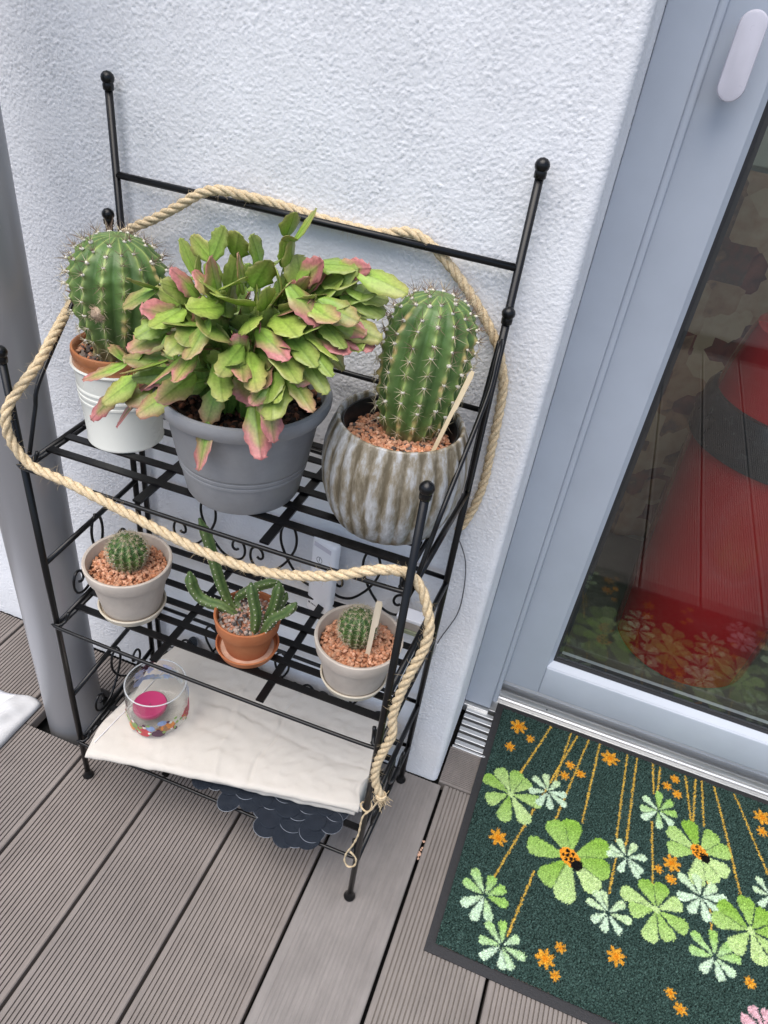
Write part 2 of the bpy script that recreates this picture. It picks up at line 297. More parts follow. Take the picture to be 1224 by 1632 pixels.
TIPS=[(-0.365,-0.262,0.731),(-0.302,-0.262,0.765),(-0.289,-0.262,0.789),(-0.263,-0.242,0.818),(-0.255,-0.229,0.836),(-0.254,-0.223,0.847),(-0.518,-0.235,0.772),(-0.516,-0.235,0.729),(-0.488,-0.235,0.731),(-0.470,-0.235,0.763),(-0.411,-0.277,0.813),(-0.382,-0.277,0.827),(-0.432,-0.247,0.877),(-0.421,-0.234,0.897),(-0.429,-0.262,0.853),(-0.414,-0.260,0.865),(-0.435,-0.266,0.839),(-0.454,-0.150,0.909),(-0.438,-0.150,0.916),(-0.403,-0.150,0.932),(-0.388,-0.150,0.931),(-0.376,-0.144,0.928),(-0.342,-0.185,0.925),(-0.414,-0.221,0.909),(-0.389,-0.208,0.920),(-0.367,-0.196,0.925),(-0.331,-0.150,0.959),(-0.308,-0.150,0.967),(-0.289,-0.165,0.928),(-0.252,-0.150,0.928),(-0.265,-0.150,0.927),(-0.213,-0.160,0.920),(-0.242,-0.150,0.905),(-0.260,-0.150,0.907),(-0.236,-0.150,0.885),(-0.245,-0.166,0.869),(-0.237,-0.170,0.857),(-0.249,-0.198,0.864),(-0.279,-0.153,0.901),(-0.290,-0.195,0.903),(-0.301,-0.180,0.912),(-0.320,-0.216,0.907),(-0.290,-0.242,0.864),(-0.320,-0.265,0.844),(-0.369,-0.271,0.851),(-0.341,-0.270,0.843),(-0.288,-0.256,0.827),(-0.307,-0.263,0.834),(-0.254,-0.211,0.861),(-0.291,-0.261,0.810),(-0.383,-0.252,0.885),(-0.358,-0.239,0.899),(-0.327,-0.244,0.885),(-0.289,-0.226,0.882),(-0.276,-0.203,0.890),(-0.359,-0.261,0.871),(-0.393,-0.269,0.853),(-0.278,-0.245,0.844),(-0.268,-0.229,0.859),(-0.348,-0.219,0.912),(-0.322,-0.189,0.919),(-0.381,-0.232,0.906),(-0.263,-0.173,0.889),(-0.401,-0.259,0.871),(-0.336,-0.274,0.821)]

# ------------------------------------------------------------------ the setting: ground, deck, wall, door, room
tag(obj('ground', ([(-80, -80, -.16), (80, -80, -.16), (80, 80, -.16), (-80, 80, -.16)], [(0, 1, 2, 3)]), M['ground'], smooth=False), kind='structure')
deck = thing('deck', None, None, (0, 0, 0), kind='structure')
obj('underlay', ([(-2.6, -2.4, -.05), (2.2, -2.4, -.05), (2.2, .32, -.05), (-2.6, .32, -.05)], [(0, 1, 2, 3)]), M['underlay'], deck, smooth=False)  # near-black sheet put under the boards so their gaps read as dark
PW, PT = .1445, .022
def plank_profile(w, pitch, gw, gd, margin):
    """top surface with milled grooves, going round clockwise"""
    pts = [(-w/2, -PT), (-w/2, -.0015), (-w/2+.0015, 0)]
    n = int((w-2*margin)/pitch); x0 = -n*pitch/2
    for k in range(n+1):
        x = x0+k*pitch
        pts += [(x-gw/2, 0), (x-gw/2+gw*.1, -gd), (x+gw/2-gw*.1, -gd), (x+gw/2, 0)]
    pts += [(w/2-.0015, 0), (w/2, -.0015), (w/2, -PT)]
    return pts
FINE = plank_profile(PW, .0066, .0021, .0034, .009)
WORN = plank_profile(PW, .0066, .0034, .0007, .016)
def make_plank(prof, length, axis='y'):
    return extrude_profile(prof, 0, length, axis)
PL_MESH = {}
def plank(prof_id, L, loc, tint, axis='y'):
    key = (prof_id, round(L, 3), axis)
    if key not in PL_MESH:
        V, F = make_plank(FINE if prof_id == 'f' else WORN, L, axis)
        me = to_mesh('plank', V, F, False); me.materials.append(M['deck'])
        bm = bmesh.new(); bm.from_mesh(me); bmesh.ops.recalc_face_normals(bm, faces=bm.faces); bm.to_mesh(me); bm.free()
        PL_MESH[key] = me
    o = link('plank', PL_MESH[key], deck); o.location = loc; o.color = (*tint, 1); return o
X0 = -.0593
POLE = (-.730, -.140); POLE_R = .048
TINTS = {-4: (1.0, .99, .99), -3: (1.02, 1.0, .99), -2: (.99, .98, .98), -1: (1.0, .99, .985), 0: (1.06, 1.10, 1.13), 1: (.99, 1.0, 1.0), 2: (.98, .98, .98)}
for k in range(-16, 15):
    xc = X0+.15*(k-.5)
    t = TINTS.get(k, tuple(np.array((1, .99, .985))*(.95+.1*random.random())))
    yend = .0 if k >= 1 else -.004
    if k == -4:                                             # the board cut out round the post
        plank('f', 1.8, (xc, -2.0, 0), t); plank('f', .072, (xc, -.078, 0), t)
        for xa, xb in ((xc-.0722, -.780), (-.678, xc+.0722)):
            pr_ = plank_profile(xb-xa, .0066, .0024, .0022, .003); V, F = extrude_profile(pr_, 0, .1185, 'y')
            o = obj('plank', (V, F), M['deck'], deck, smooth=False); fix_normals(o); o.location = ((xa+xb)/2, -.1985, 0); o.color = (*t, 1)
    else:
        plank('w' if k == 0 else 'f', 2.0+yend, (xc, -2.0, 0), t)
# the short boards inside the door recess run along the wall
o = plank('f', .95, (-.068, .0415+.0025, 0), (.97, .97, .97), 'x'); o.scale = (1, .565, 1)

# rough-cast wall that turns into the door reveal
XA = -.0725                                                  # arris
def wall_mesh():
    d = .0017; Rr = .010
    us = list(np.arange(-2.6, -1.08, .06))+list(np.arange(-1.08, XA-Rr, d))
    path = [(u, 0.0, 0.0, -1.0) for u in us]
    for a in np.linspace(0, math.pi/2, 7): path.append((XA-Rr+Rr*math.sin(a), Rr-Rr*math.cos(a), math.sin(a), -math.cos(a)))
    for y in np.arange(Rr+d, .204, d): path.append((XA, y, 1.0, 0.0))
    path = np.array(path); nu = len(path)
    zs = np.concatenate([np.arange(-.003, 1.24, d), np.arange(1.24, 2.7, .06)]); nv = len(zs)
    coarse = band_noise(nu, nv, d, d, .0034, .0085, 1); fine = band_noise(nu, nv, d, d, .0022, .0052, 2); big = band_noise(nu, nv, d, d, .05, .3, 3)
    warp = band_noise(nu, nv, d, d, .012, .03, 5)
    h = (np.sqrt(np.abs(coarse)+.04)-.85)*1.15+fine*.42+warp*.05
    h = h*.95                                        # flat-topped blobs with creases between
    amp = .00068*(1+.15*big)
    m = np.ones(nu); m[len(us):] = .55; m[len(us)-8:len(us)] = np.linspace(1, .55, 8)
    H = h*amp*m[:, None]
    V = np.zeros((nu, nv, 3))
    V[:, :, 0] = path[:, 0, None]+path[:, 2, None]*H; V[:, :, 1] = path[:, 1, None]+path[:, 3, None]*H+.0008; V[:, :, 2] = zs[None]
    return grid_mesh('house_wall', V.reshape(-1, 3), nu, nv)
wme = wall_mesh(); wme.materials.append(M['stucco'])
wall = link('house_wall', wme); tag(wall, 'white rough-cast house wall behind the black plant rack', 'wall')
obj('wall_core', join([box(-2.6, XA-.004, .006, .30, -.003, 2.7), box(XA-.004, 1.3, .206, .33, 2.12, 2.7), box(.93, 1.3, .05, .33, -.003, 2.12)]), M['stucco'], wall, smooth=False)

# drain grating at the foot of the reveal
g = thing('drain_grating', 'silver slatted drain grating at the foot of the door frame', 'grating', (-.066, .085, 0))
gm = to_mesh('slat', box(0, .94, 0, .0105, -.012, .0015, .001, 1)[0], box(0, .94, 0, .0105, -.012, .0015, .001, 1)[1], False); gm.materials.append(M['alu'])
for k in range(6):
    s = link('slat', gm, g); s.location = (.002, .008+k*.0168, 0)
obj('edge_rail', box(-.066, .876, .0835, .0885, -.012, .0035, .0008, 1), M['alu'], g, smooth=False)
obj('trough', box(-.066, .876, .090, .20, -.045, -.030), M['underlay'], g, smooth=False)

# patio door
D = thing('patio_door', 'grey framed patio door with a large glass pane', 'door', (-.072, .2, 0))
YF, YS = .192, .206
def frame_bar(name, V, parent=D, mt='frame', bev=.003): return autosmooth(obj(name, V, M[mt], parent), 40)
frame_bar('outer_frame', box(XA+.0005, -.0208, YF, .26, .012, 2.1, .0025, 3))
frame_bar('outer_frame', box(.86, .93, YF, .26, .012, 2.1, .0025, 3))
frame_bar('outer_frame', box(-.0215, .86, YF, .26, 2.05, 2.1, .0025, 3))
frame_bar('rebate_bead', box(-.0215, -.0112, YF+.0035, .25, .03, 2.05, .004, 4))
SX0, SX1, SZ0, SZ1 = -.0122, .855, .0855, 2.045
GX0, GX1, GZ0, GZ1 = .0615, .79, .163, 1.97
sash = autosmooth(obj('sash', join([
    box(SX0, GX0-.006, YS, .265, SZ0, SZ1, .003, 3), box(GX1+.006, SX1, YS, .265, SZ0, SZ1, .003, 3),
    box(GX0-.0062, GX1+.0062, YS+.0002, .265, SZ0, GZ0-.006, .003, 3), box(GX0-.0062, GX1+.0062, YS+.0002, .265, GZ1+.006, SZ1, .003, 3)]), M['frame'], D), 40)
# glazing bead: sloping strip round the pane
def bead(xa, xb, za, zb, w, y0, y1):
    o_ = [(xa, za), (xb, za), (xb, zb), (xa, zb)]; i_ = [(xa+w, za+w), (xb-w, za+w), (xb-w, zb-w), (xa+w, zb-w)]
    V = [(x, y0, z) for x, z in o_]+[(x, y1, z) for x, z in i_]+[(x, y1+.006, z) for x, z in i_]+[(x, y1+.006, z) for x, z in o_]
    F = []
    for a, b in ((0, 4), (4, 8), (8, 12), (12, 0)):
        for k in range(4): F.append((a+k, a+(k+1) % 4, b+(k+1) % 4, b+k))
    return V, F
o = obj('glazing_bead', bead(GX0-.0075, GX1+.0075, GZ0-.0075, GZ1+.0075, .0085, YS+.0025, YS+.016), M['frame'], sash, smooth=False); fix_normals(o)
o = obj('gasket', bead(GX0-.001, GX1+.001, GZ0-.001, GZ1+.001, .007, YS+.0165, YS+.0195), M['gasket'], sash, smooth=False); fix_normals(o)
for y in (YS+.021, YS+.041):
    obj('glass_pane', ([(GX0, y, GZ0), (GX1, y, GZ0), (GX1, y, GZ1), (GX0, y, GZ1)], [(0, 1, 2, 3)]), M['pane'], D, smooth=False)
obj('pane_spacer', bead(GX0, GX1, GZ0, GZ1, .012, YS+.024, YS+.0245), M['gasket'], D, smooth=False)
prof = [(.2285, 0), (.2285, .010), (.231, .0125), (.236, .0135), (.238, .0215), (.2405, .0225), (.2425, .0215), (.243, .018), (.262, .0195), (.263, .031), (.268, .034), (.30, .040), (.30, 0)]
o = autosmooth(obj('threshold', extrude_profile(prof, -.0215, .93, 'x'), M['alu'], D), 20)
autosmooth(obj('rain_bar', extrude_profile([(.2465, .046), (.2465, .052), (.262, .083), (.285, .083), (.285, .046)], -.006, .85, 'x'), M['alu'], D), 20)
obj('sill_strip', box(XA+.001, -.0217, .1865, .2283, -.012, .0075, .0012, 2), M['alu'], D, smooth=False)
obj('sill_strip', box(-.0216, .93, .1985, .2283, -.012, .0012, .0005, 1), M['alu'], D, smooth=False)
obj('drain_slot', box(.085, .0875, .2360, .2388, .0150, .0180), M['gasket'], D, smooth=False)
# oval pull handle standing off the sash on two studs
def stadium(cx, zc, w, h, y0, y1, bev=.003):
    th = np.linspace(-math.pi/2, math.pi/2, 17); r = w/2
    ring = [(r*math.sin(t), h/2-r+r*math.cos(t)) for t in th]+[(-r*math.sin(t), -(h/2-r)-r*math.cos(t)) for t in th]
    V = []; lay = [(y1, 1.0, 0), (y0+bev, 1.0, 0), (y0+bev*.3, 1.0, bev*.3), (y0, 1, bev)]
    for y, s, ins in lay:
        for x, z in ring:
            l = math.hypot(x, z); V.append((cx+x-np.sign(x)*min(abs(x), ins), y, zc+z-np.sign(z)*min(abs(z), ins)))
    n = len(ring); F = [(a*n+k, a*n+(k+1) % n, (a+1)*n+(k+1) % n, (a+1)*n+k) for a in range(3) for k in range(n)]
    F += [tuple(range(n)), tuple(range(3*n, 4*n))]
    return V, F
hd = autosmooth(obj('handle', stadium(.0185, 1.1235, .0285, .083, .172, .181), M['lilac_plastic'], D), 30)
for z in (1.095, 1.152): obj('handle_stud', tube([(.0185, .18, z), (.0185, YS, z)], .006, 12), M['lilac_plastic'], hd)

# room behind the pane
room = thing('room', None, None, (.4, .3, 0), kind='structure')
obj('floor', box(-.3, 1.6, .302, 1.75, -.03, .0), M['inside_floor'], room, smooth=False)
obj('wall', join([box(-.3, 1.6, 1.75, 1.8, -.03, 2.6), box(-.35, -.3, .302, 1.8, -.03, 2.6), box(1.6, 1.65, .302, 1.8, -.03, .5), box(.93, 1.6, .335, .36, 0, 2.6), box(-.3, -.08, .305, .33, 0, 2.6)]), M['inside_wall'], room, smooth=False)  # right-hand wall kept low: unseen opening added so daylight enters the room
obj('ceiling', box(-.3, 1.6, .335, 1.8, 2.6, 2.65), M['inside_wall'], room, smooth=False)
B = thing('waste_bin', 'tall shiny red bin with a dark band, indoors behind the glass door', 'bin', (.345, .60, 0))
autosmooth(obj('body', lathe([(.146, .0), (.150, .004), (.158, .20), (.162, .50), (.162, .52), (.150, .525)], (.345, .60, 0), 72), M['red'], B), 40)
autosmooth(obj('band', lathe([(.150, .52), (.171, .523), (.172, .556), (.168, .575), (.166, .60), (.158, .612), (.145, .615)], (.345, .60, 0), 72, close_bottom=False), M['dark_band'], B), 40)
autosmooth(obj('lid', lathe([(.152, .600), (.146, .66), (.134, .72), (.128, .738), (.118, .742), (.0, .735)], (.345, .60, 0), 72, close_bottom=False), M['red'], B), 40)
cab = thing('cabinet', 'cream painted cabinet with a round knob, far inside the room', 'cabinet', (.5, .95, 0))
obj('carcass', box(-.02, 1.2, .94, 1.3, 0, 1.25), M['cream_paint'], cab, smooth=False)
for z0, z1 in ((.93, 1.02), (1.035, 1.2)): obj('drawer_front', box(0, 1.18, .925, .94, z0, z1, .003), M['cream_paint'], cab, smooth=False)
for x in (.165, .62): obj('knob', lathe([(.008, 0), (.008, .012), (.016, .018), (.017, .026), (.010, .032), (0, .033)], (0, 0, 0), 20), M['dark_band'], cab).matrix_local = Matrix.Translation((x-.5, .925-.95, .975)) @ Matrix.Rotation(math.pi/2, 4, 'X')
# patchwork throw hanging in front of the cabinet
m, N, L, b = new_mat('patchwork'); tc = N.new('ShaderNodeTexCoord')
vo = N.new('ShaderNodeTexVoronoi'); vo.distance = 'CHEBYCHEV'; vo.inputs['Scale'].default_value = 14; L.new(tc.outputs['Object'], vo.inputs['Vector'])
nz = N.new('ShaderNodeTexNoise'); nz.inputs['Scale'].default_value = 30; nz.inputs['Detail'].default_value = 6; L.new(tc.outputs['Object'], nz.inputs['Vector'])
sep = N.new('ShaderNodeSeparateColor'); L.new(vo.outputs['Color'], sep.inputs[0])
mxf = N.new('ShaderNodeMath'); mxf.operation = 'MULTIPLY_ADD'; mxf.inputs[1].default_value = .55; L.new(nz.outputs['Fac'], mxf.inputs[0])
sc_ = N.new('ShaderNodeMath'); sc_.operation = 'MULTIPLY'; sc_.inputs[1].default_value = .6; L.new(sep.outputs[0], sc_.inputs[0]); L.new(sc_.outputs[0], mxf.inputs[2])
rp = N.new('ShaderNodeValToRGB'); cr = rp.color_ramp; cr.elements[0].position = .2; cr.elements[0].color = (.06, .03, .035, 1); cr.elements[1].position = .85; cr.elements[1].color = (.42, .33, .22, 1)
for p_, c_ in ((.4, (.20, .075, .06)), (.52, (.10, .07, .06)), (.62, (.30, .18, .11))):
    e = cr.elements.new(p_); e.color = (*c_, 1)
L.new(mxf.outputs[0], rp.inputs[0]); L.new(rp.outputs[0], b.inputs['Base Color']); b.inputs['Roughness'].default_value = .9
nu, nv = 60, 40; uu, vv = np.meshgrid(np.linspace(-.15, 1.15, nu), np.linspace(.03, .925, nv), indexing='ij')
yy = .905+.012*np.sin(uu*31)*(1-vv*.4)+.006*np.sin(uu*67+vv*5)
V = np.stack([uu, yy, vv], -1).reshape(-1, 3); V2 = V.copy(); V2[:, 1] += .004
me = grid_mesh('throw', V, nu, nv); me.materials.append(m); th_ = link('patchwork_throw', me); tag(th_, 'dark red and brown patchwork throw hanging inside the room', 'throw')
md = th_.modifiers.new('solid', 'SOLIDIFY'); md.thickness = .004
# round grey post that passes through the deck
pole = thing('steel_post', 'round grey post rising through a cut-out in the deck', 'post', (POLE[0], POLE[1], 0))
autosmooth(obj('shaft', lathe([(POLE_R, -.05), (POLE_R, 2.6), (0, 2.6)], (POLE[0], POLE[1], 0), 72), M['steel_grey'], pole), 40)

# ------------------------------------------------------------------ plant rack
FL, FR = (-.625, -.2387), (-.1396, -.2485); H1 = .7712
BL, BR = (-.6396, -.0225), (-.1325, -.0230); H2 = .866
TL, TR = (-.6270, -.0160), (-.1338, -.0160); H3 = 1.0128; H4 = .9190
R = thing('plant_rack', 'black metal three-tier plant rack with scrollwork standing against the white wall', 'rack', (-.38, -.13, 0))
PR = .0045
def post(x, y, h, r=PR):
    P = [(x, y, .004), (x, y, h)]
    o = obj('post', tube(P, r, 12), M['black_metal'], R)
    obj('finial', lathe([(.0001, -.0078), (.0045, -.0064), (.0072, -.002), (.0076, .001), (.0066, .004), (.004, .0066), (.0001, .0078)], (x, y, h+.006), 20), M['black_metal'], o)
    obj('collar', lathe([(r, -.006), (r+.0016, -.005), (r+.0018, 0), (r+.0012, .002)], (x, y, h), 16), M['black_metal'], o)
    return o
def foot(o, x, y):
    obj('foot', lathe([(.0088, 0), (.0092, .0015), (.0075, .0045), (.0052, .009), (.0046, .016)], (x, y, .0006), 20), M['black_metal'], o)
for (x, y), h in ((FL, H1), (FR, H1), (BL, H2), (BR, H2)): foot(post(x, y, h), x, y)
post(*TL, H3); post(*TR, H3)
def bar(a, b, r=.0040, name='bar', par=None): return obj(name, tube([a, b], r, 10), M['black_metal'], par or R)
bar((*TL, H4), (*TR, H4), .0042, 'crossbar')
for z in (.748, .622, .480, .355, .207, .09): bar((TL[0], TL[1], z), (TR[0], TR[1], z), .0034, 'back_bar')
Z1, Z2, Z3 = .631, .364, .098
def sx(side, y):
    a, b = (FL, BL) if side == 'l' else (FR, BR); t = (y-a[1])/(b[1]-a[1]); return a[0]+(b[0]-a[0])*t
TILT = lambda x: .009*(x+.625)/.485
for s in 'lr':
    a, b = (FL, BL) if s == 'l' else (FR, BR); tz = .0 if s == 'l' else .008
    for z in (Z1, Z2, Z3): bar((*a, z+tz), (*b, z+tz-.004), .0040, 'side_bar')
    for z in (.477, .209): bar((*a, z+tz*.5), (*b, z+tz*.5-.003), .0040, 'side_bar')
    # arched wire on top of each side
    pts = [(-.030, .640), (-.031, .79), (-.034, .830), (-.043, .848), (-.055, .846), (-.068, .834), (-.095, .802), (-.186, .722), (-.203, .690), (-.226, .640)]
    P = smooth_path([(sx(s, y)+(-.0006 if s == 'l' else .0006+.010*max(0, math.sin((y+.03)/-.2*math.pi))), y, z) for y, z in pts], .006)
    obj('side_arch', tube(P, .0027, 8), M['black_metal'], R)
    pts = [(-.043, .848), (-.050, .825), (-.058, .79), (-.064, .775), (-.060, .768), (-.050, .785), (-.040, .815)]
    obj('scroll', tube(smooth_path([(sx(s, y), y, z) for y, z in pts], .004), .0021, 8), M['black_metal'], R)
# scroll ornament: two mirrored wires that make a teardrop, cross and flare into spirals
MOT = [(0, 1), (-.13, .95), (-.21, .80), (-.19, .62), (-.05, .42), (.12, .26), (.38, .10), (.66, .05), (.88, .10), (.98, .22), (.95, .36), (.82, .43), (.68, .38), (.64, .28), (.72, .23), (.80, .26)]
def motif(fn, half, z0, z1):
    for sgn in (1, -1):
        P = [fn(sgn*a*half, z0+(z1-z0)*b, sgn*.0012) for a, b in MOT]
        obj('scroll', tube(smooth_path(P, .004), .0021, 7), M['black_metal'], R)
for z0, z1 in ((.372, .486), (.104, .205)):
    for cx in (-.515, -.3785, -.245): motif(lambda u, z, e, cx=cx: (cx+u, -.0165+e, z), .064, z0, z1)
    for s in 'lr': motif(lambda u, z, e, s=s: (sx(s, -.1265+u)+e, -.1265+u, z-.006), .066, z0, z1)
# shelves: bent wire frame, flat slats on top, two flat cross bars, hooked ends at the front
SLAT = box(-.5, .5, -.0052, .0052, -.0014, .0014); slat_me = to_mesh('slat', *SLAT, False); slat_me.materials.append(M['black_metal'])
CROSS = box(-.0055, .0055, -.5, .5, -.0014, .0014); cross_me = to_mesh('cross_bar', *CROSS, False); cross_me.materials.append(M['black_metal'])
base = org(R)
for zi, Z in enumerate((Z1, Z2, Z3)):
    xl, xr = -.6165, -.149; yf, yb = -.2445, -.028; z = Z+.004
    zz = lambda x: z+TILT(x)
    front = smooth_path([(xl+.004, yf+.018, zz(xl)+.014), (xl+.002, yf+.012, zz(xl)+.002), (xl, yf+.004, zz(xl)), (xl+.008, yf-.001, zz(xl)-.001), (-.38, yf-.002, zz(-.38)-.003), (xr-.008, yf-.002, zz(xr)-.001), (xr, yf+.003, zz(xr)+.001), (xr-.001, yf+.010, zz(xr)+.004), (xr-.003, yf+.014, zz(xr)+.018)], .005)
    sh = obj('shelf', join([tube(front, .0027, 8), tube([(xl, yf+.003, zz(xl)), (xl-.006, yb, zz(xl)-.002)], .0027, 8), tube([(xr, yf+.003, zz(xr)), (xr+.004, yb, zz(xr)-.002)], .0027, 8), tube([(xl-.006, yb, zz(xl)-.002), (xr+.004, yb, zz(xr)-.002)], .0027, 8)]), M['black_metal'], R)
    for k in range(6):
        y = -.204+k*.0335
        o = link('slat', slat_me, sh); o.matrix_local = Matrix.Translation(Vector((-.3835, y, zz(-.3835)+.0045))-Vector(base)) @ Matrix.Rotation(-math.atan(TILT(.1)-TILT(-.375)), 4, 'Y') @ Matrix.Diagonal((.468, 1, 1, 1)) if False else Matrix.Translation(Vector((-.3835, y, zz(-.3835)+.0045))-Vector(base)) @ Matrix.Rotation(-.0186, 4, 'Y') @ Matrix.Diagonal((.468, 1, 1, 1))
    for x in (-.466, -.306):
        o = link('cross_bar', cross_me, sh); o.matrix_local = Matrix.Translation(Vector((x, -.136, zz(x)+.0014))-Vector(base)) @ Matrix.Diagonal((1, .214, 1, 1))

# ------------------------------------------------------------------ pots
SH1 = lambda x: Z1+.004+TILT(x)+.0062            # slat tops
SH2 = lambda x: Z2+.004+TILT(x)+.0062
SH3 = lambda x: Z3+.004+TILT(x)+.0062
IV, IF = ico(1)
def pebbles(name, parent, c, r, z, n, pal, size, seed, dome=.0, hole=None, kind='stuff', zj=.0011, mt='gravel'):
    g = np.random.default_rng(seed); V = []; F = []; C = []; k = 0
    pal = np.array(pal)
    for i in range(n):
        rr = r*math.sqrt(g.random()); a = g.random()*2*math.pi; x, y = rr*math.cos(a), rr*math.sin(a)
        if hole and math.hypot(c[0]+x-hole[0], c[1]+y-hole[1]) < hole[2]: continue
        s = size*(.6+.7*g.random()); sc = s*np.array([1, .65+.3*g.random(), .5+.25*g.random()])
        q = Euler((g.random()*.9, g.random()*.9, g.random()*6.28)).to_matrix()
        jit = 1+.16*g.standard_normal((len(IV), 1))
        v = (IV*jit*sc) @ np.array(q).T+np.array([c[0]+x, c[1]+y, z+dome*(1-(rr/r)**2)+zj*g.standard_normal()])
        V.append(v); F.append(IF+k); k += len(v)
        col = pal[g.integers(len(pal))]*(.8+.4*g.random()); C.append(np.tile(col, (len(v), 1)))
    return obj(name, (np.concatenate(V), [tuple(int(i) for i in f) for f in np.concatenate(F)]), M[mt], parent, smooth=False, kind=kind, cols=np.concatenate(C))
ORANGE = [(.58, .27, .15), (.64, .33, .20), (.52, .23, .12), (.70, .40, .26), (.56, .31, .19)]
MIXED = [(.46, .19, .10), (.16, .13, .115), (.09, .075, .07), (.50, .27, .17), (.24, .2, .17)]
GREYPINK = [(.40, .30, .25), (.48, .25, .17), (.30, .26, .23), (.10, .09, .085), (.52, .42, .35), (.45, .20, .12)]
SOILP = [(.05, .028, .018), (.09, .045, .03), (.14, .06, .035), (.03, .02, .015), (.22, .09, .05)]
def soil_disc(parent, c, r, z, mt='soil'):
    obj('soil', lathe([(r, z), (r*.6, z+.002), (.0005, z+.004)], (c[0], c[1], 0), 40), M[mt], parent)
def pot(name, label, c, z, prof, mt, n=80, rad=None, group=None):
    t = thing(name, label, 'pot', (c[0], c[1], z), group)
    o = autosmooth(obj('pot_body', lathe(prof, (c[0], c[1], z), n, rad), M[mt], t), 38)
    return t, o

# big grey pot
GC = (-.376, -.160); gz = SH1(GC[0])
t_grey, _ = pot('plant_pot', 'large plain grey plastic pot in the middle of the top shelf', GC, gz, [
    (.058, .0), (.0635, .0015), (.0660, .006), (.0715, .038), (.0728, .0385), (.0730, .0415), (.0724, .042), (.0727, .0445), (.0740, .045), (.0742, .048), (.0735, .0485), (.0745, .0515), (.0752, .052),
    (.0842, .106), (.0850, .109), (.0880, .110), (.0925, .112), (.0955, .118), (.0962, .124), (.0945, .1285), (.0915, .130), (.0885, .1285), (.0868, .124), (.0850, .110), (.080, .100)], 'grey_pot')
pebbles('soil_crumbs', t_grey, GC, .083, gz+.111, 620, SOILP, .0042, 11, dome=.004); soil_disc(t_grey, GC, .084, gz+.108)
# cream tin cachepot with a glazed terracotta pot inside
WC = (-.5575, -.134); wz = SH1(WC[0])
t_white, _ = pot('cachepot', 'cream white metal cachepot with raised rings under the tall left cactus', WC, wz, [
    (.040, .0), (.0450, .0), (.0462, .0015), (.0462, .004), (.0452, .0055), (.0485, .058), (.0495, .059), (.0495, .0615), (.0487, .0625), (.0490, .066), (.0500, .067), (.0500, .0695), (.0492, .0705), (.0494, .074), (.0504, .075), (.0504, .0775), (.0497, .0785),
    (.0512, .1005), (.0530, .1015), (.0540, .1035), (.0532, .106), (.0512, .105), (.0505, .10), (.049, .07), (.044, .01)], 'white_tin')
t_terr = thing('flower_pot', 'glazed brown terracotta pot sitting inside the cream metal cachepot', 'pot', (WC[0], WC[1], wz+.01))
autosmooth(obj('pot_body', lathe([(.036, .01), (.0475, .085), (.0482, .098), (.0500, .101), (.0512, .106), (.0505, .1105), (.0512, .1140), (.0520, .1185), (.0512, .1225), (.0490, .1235), (.0468, .1215), (.0460, .116), (.0450, .10)], (*WC, wz), 64), M['glazed_terracotta'], t_terr), 50)
soil_disc(t_terr, WC, .0462, wz+.109)
pebbles('gravel', t_terr, WC, .0445, wz+.112, 420, MIXED, .0034, 12, dome=.003, hole=(WC[0], WC[1], .030))
# fluted grey-brown pot
RC = (-.2035, -.1335); rz = SH1(RC[0])
nf = 27
def flute(th, j):
    d = FLD[j]; s = np.abs(np.sin(th*nf/2)); return 1+d*(s**.8-.6)
RP = [(r_*.955, z_) for r_, z_ in [(.058, .0), (.0650, .002), (.0705, .012), (.0768, .028), (.0812, .044), (.0830, .060), (.0838, .074), (.0828, .088), (.0800, .102), (.0765, .113), (.0735, .1205), (.0722, .1240), (.0712, .1255), (.0690, .1255), (.0675, .123), (.0670, .112), (.066, .10)]]
FLD = [.0, .015, .034, .040, .040, .040, .040, .040, .036, .026, .010, 0, 0, 0, 0, 0, 0]
m, N, L, b = new_mat('weathered_glaze'); tc = N.new('ShaderNodeTexCoord')
mp = N.new('ShaderNodeMapping'); mp.inputs['Scale'].default_value = (1, 1, .25); L.new(tc.outputs['Object'], mp.inputs[0])
n1 = N.new('ShaderNodeTexNoise'); n1.inputs['Scale'].default_value = 85; n1.inputs['Detail'].default_value = 6; n1.inputs['Roughness'].default_value = .7; L.new(mp.outputs[0], n1.inputs['Vector'])
n2 = N.new('ShaderNodeTexNoise'); n2.inputs['Scale'].default_value = 13; n2.inputs['Detail'].default_value = 3; L.new(tc.outputs['Object'], n2.inputs['Vector'])
r1 = N.new('ShaderNodeValToRGB'); e = r1.color_ramp.elements; e[0].position = .30; e[0].color = (.13, .105, .065, 1); e[1].position = .70; e[1].color = (.62, .63, .64, 1)
for p_, c_ in ((.42, (.25, .215, .155)), (.53, (.38, .375, .36))):
    q = r1.color_ramp.elements.new(p_); q.color = (*c_, 1)
at = N.new('ShaderNodeAttribute'); at.attribute_name = 'col'
ad = N.new('ShaderNodeMath'); ad.operation = 'MULTIPLY_ADD'; ad.inputs[1].default_value = .5; L.new(n2.outputs['Fac'], ad.inputs[0]); 
hf = N.new('ShaderNodeMath'); hf.operation = 'MULTIPLY_ADD'; hf.inputs[1].default_value = .95; hf.inputs[2].default_value = -.40; L.new(n1.outputs['Fac'], hf.inputs[0]); L.new(hf.outputs[0], ad.inputs[2])
sp = N.new('ShaderNodeSeparateColor'); L.new(at.outputs['Color'], sp.inputs[0])
a2 = N.new('ShaderNodeMath'); a2.operation = 'MULTIPLY_ADD'; a2.inputs[1].default_value = .19; L.new(sp.outputs[0], a2.inputs[0]); L.new(ad.outputs[0], a2.inputs[2])
L.new(a2.outputs[0], r1.inputs[0]); L.new(r1.outputs[0], b.inputs['Base Color']); b.inputs['Roughness'].default_value = .42
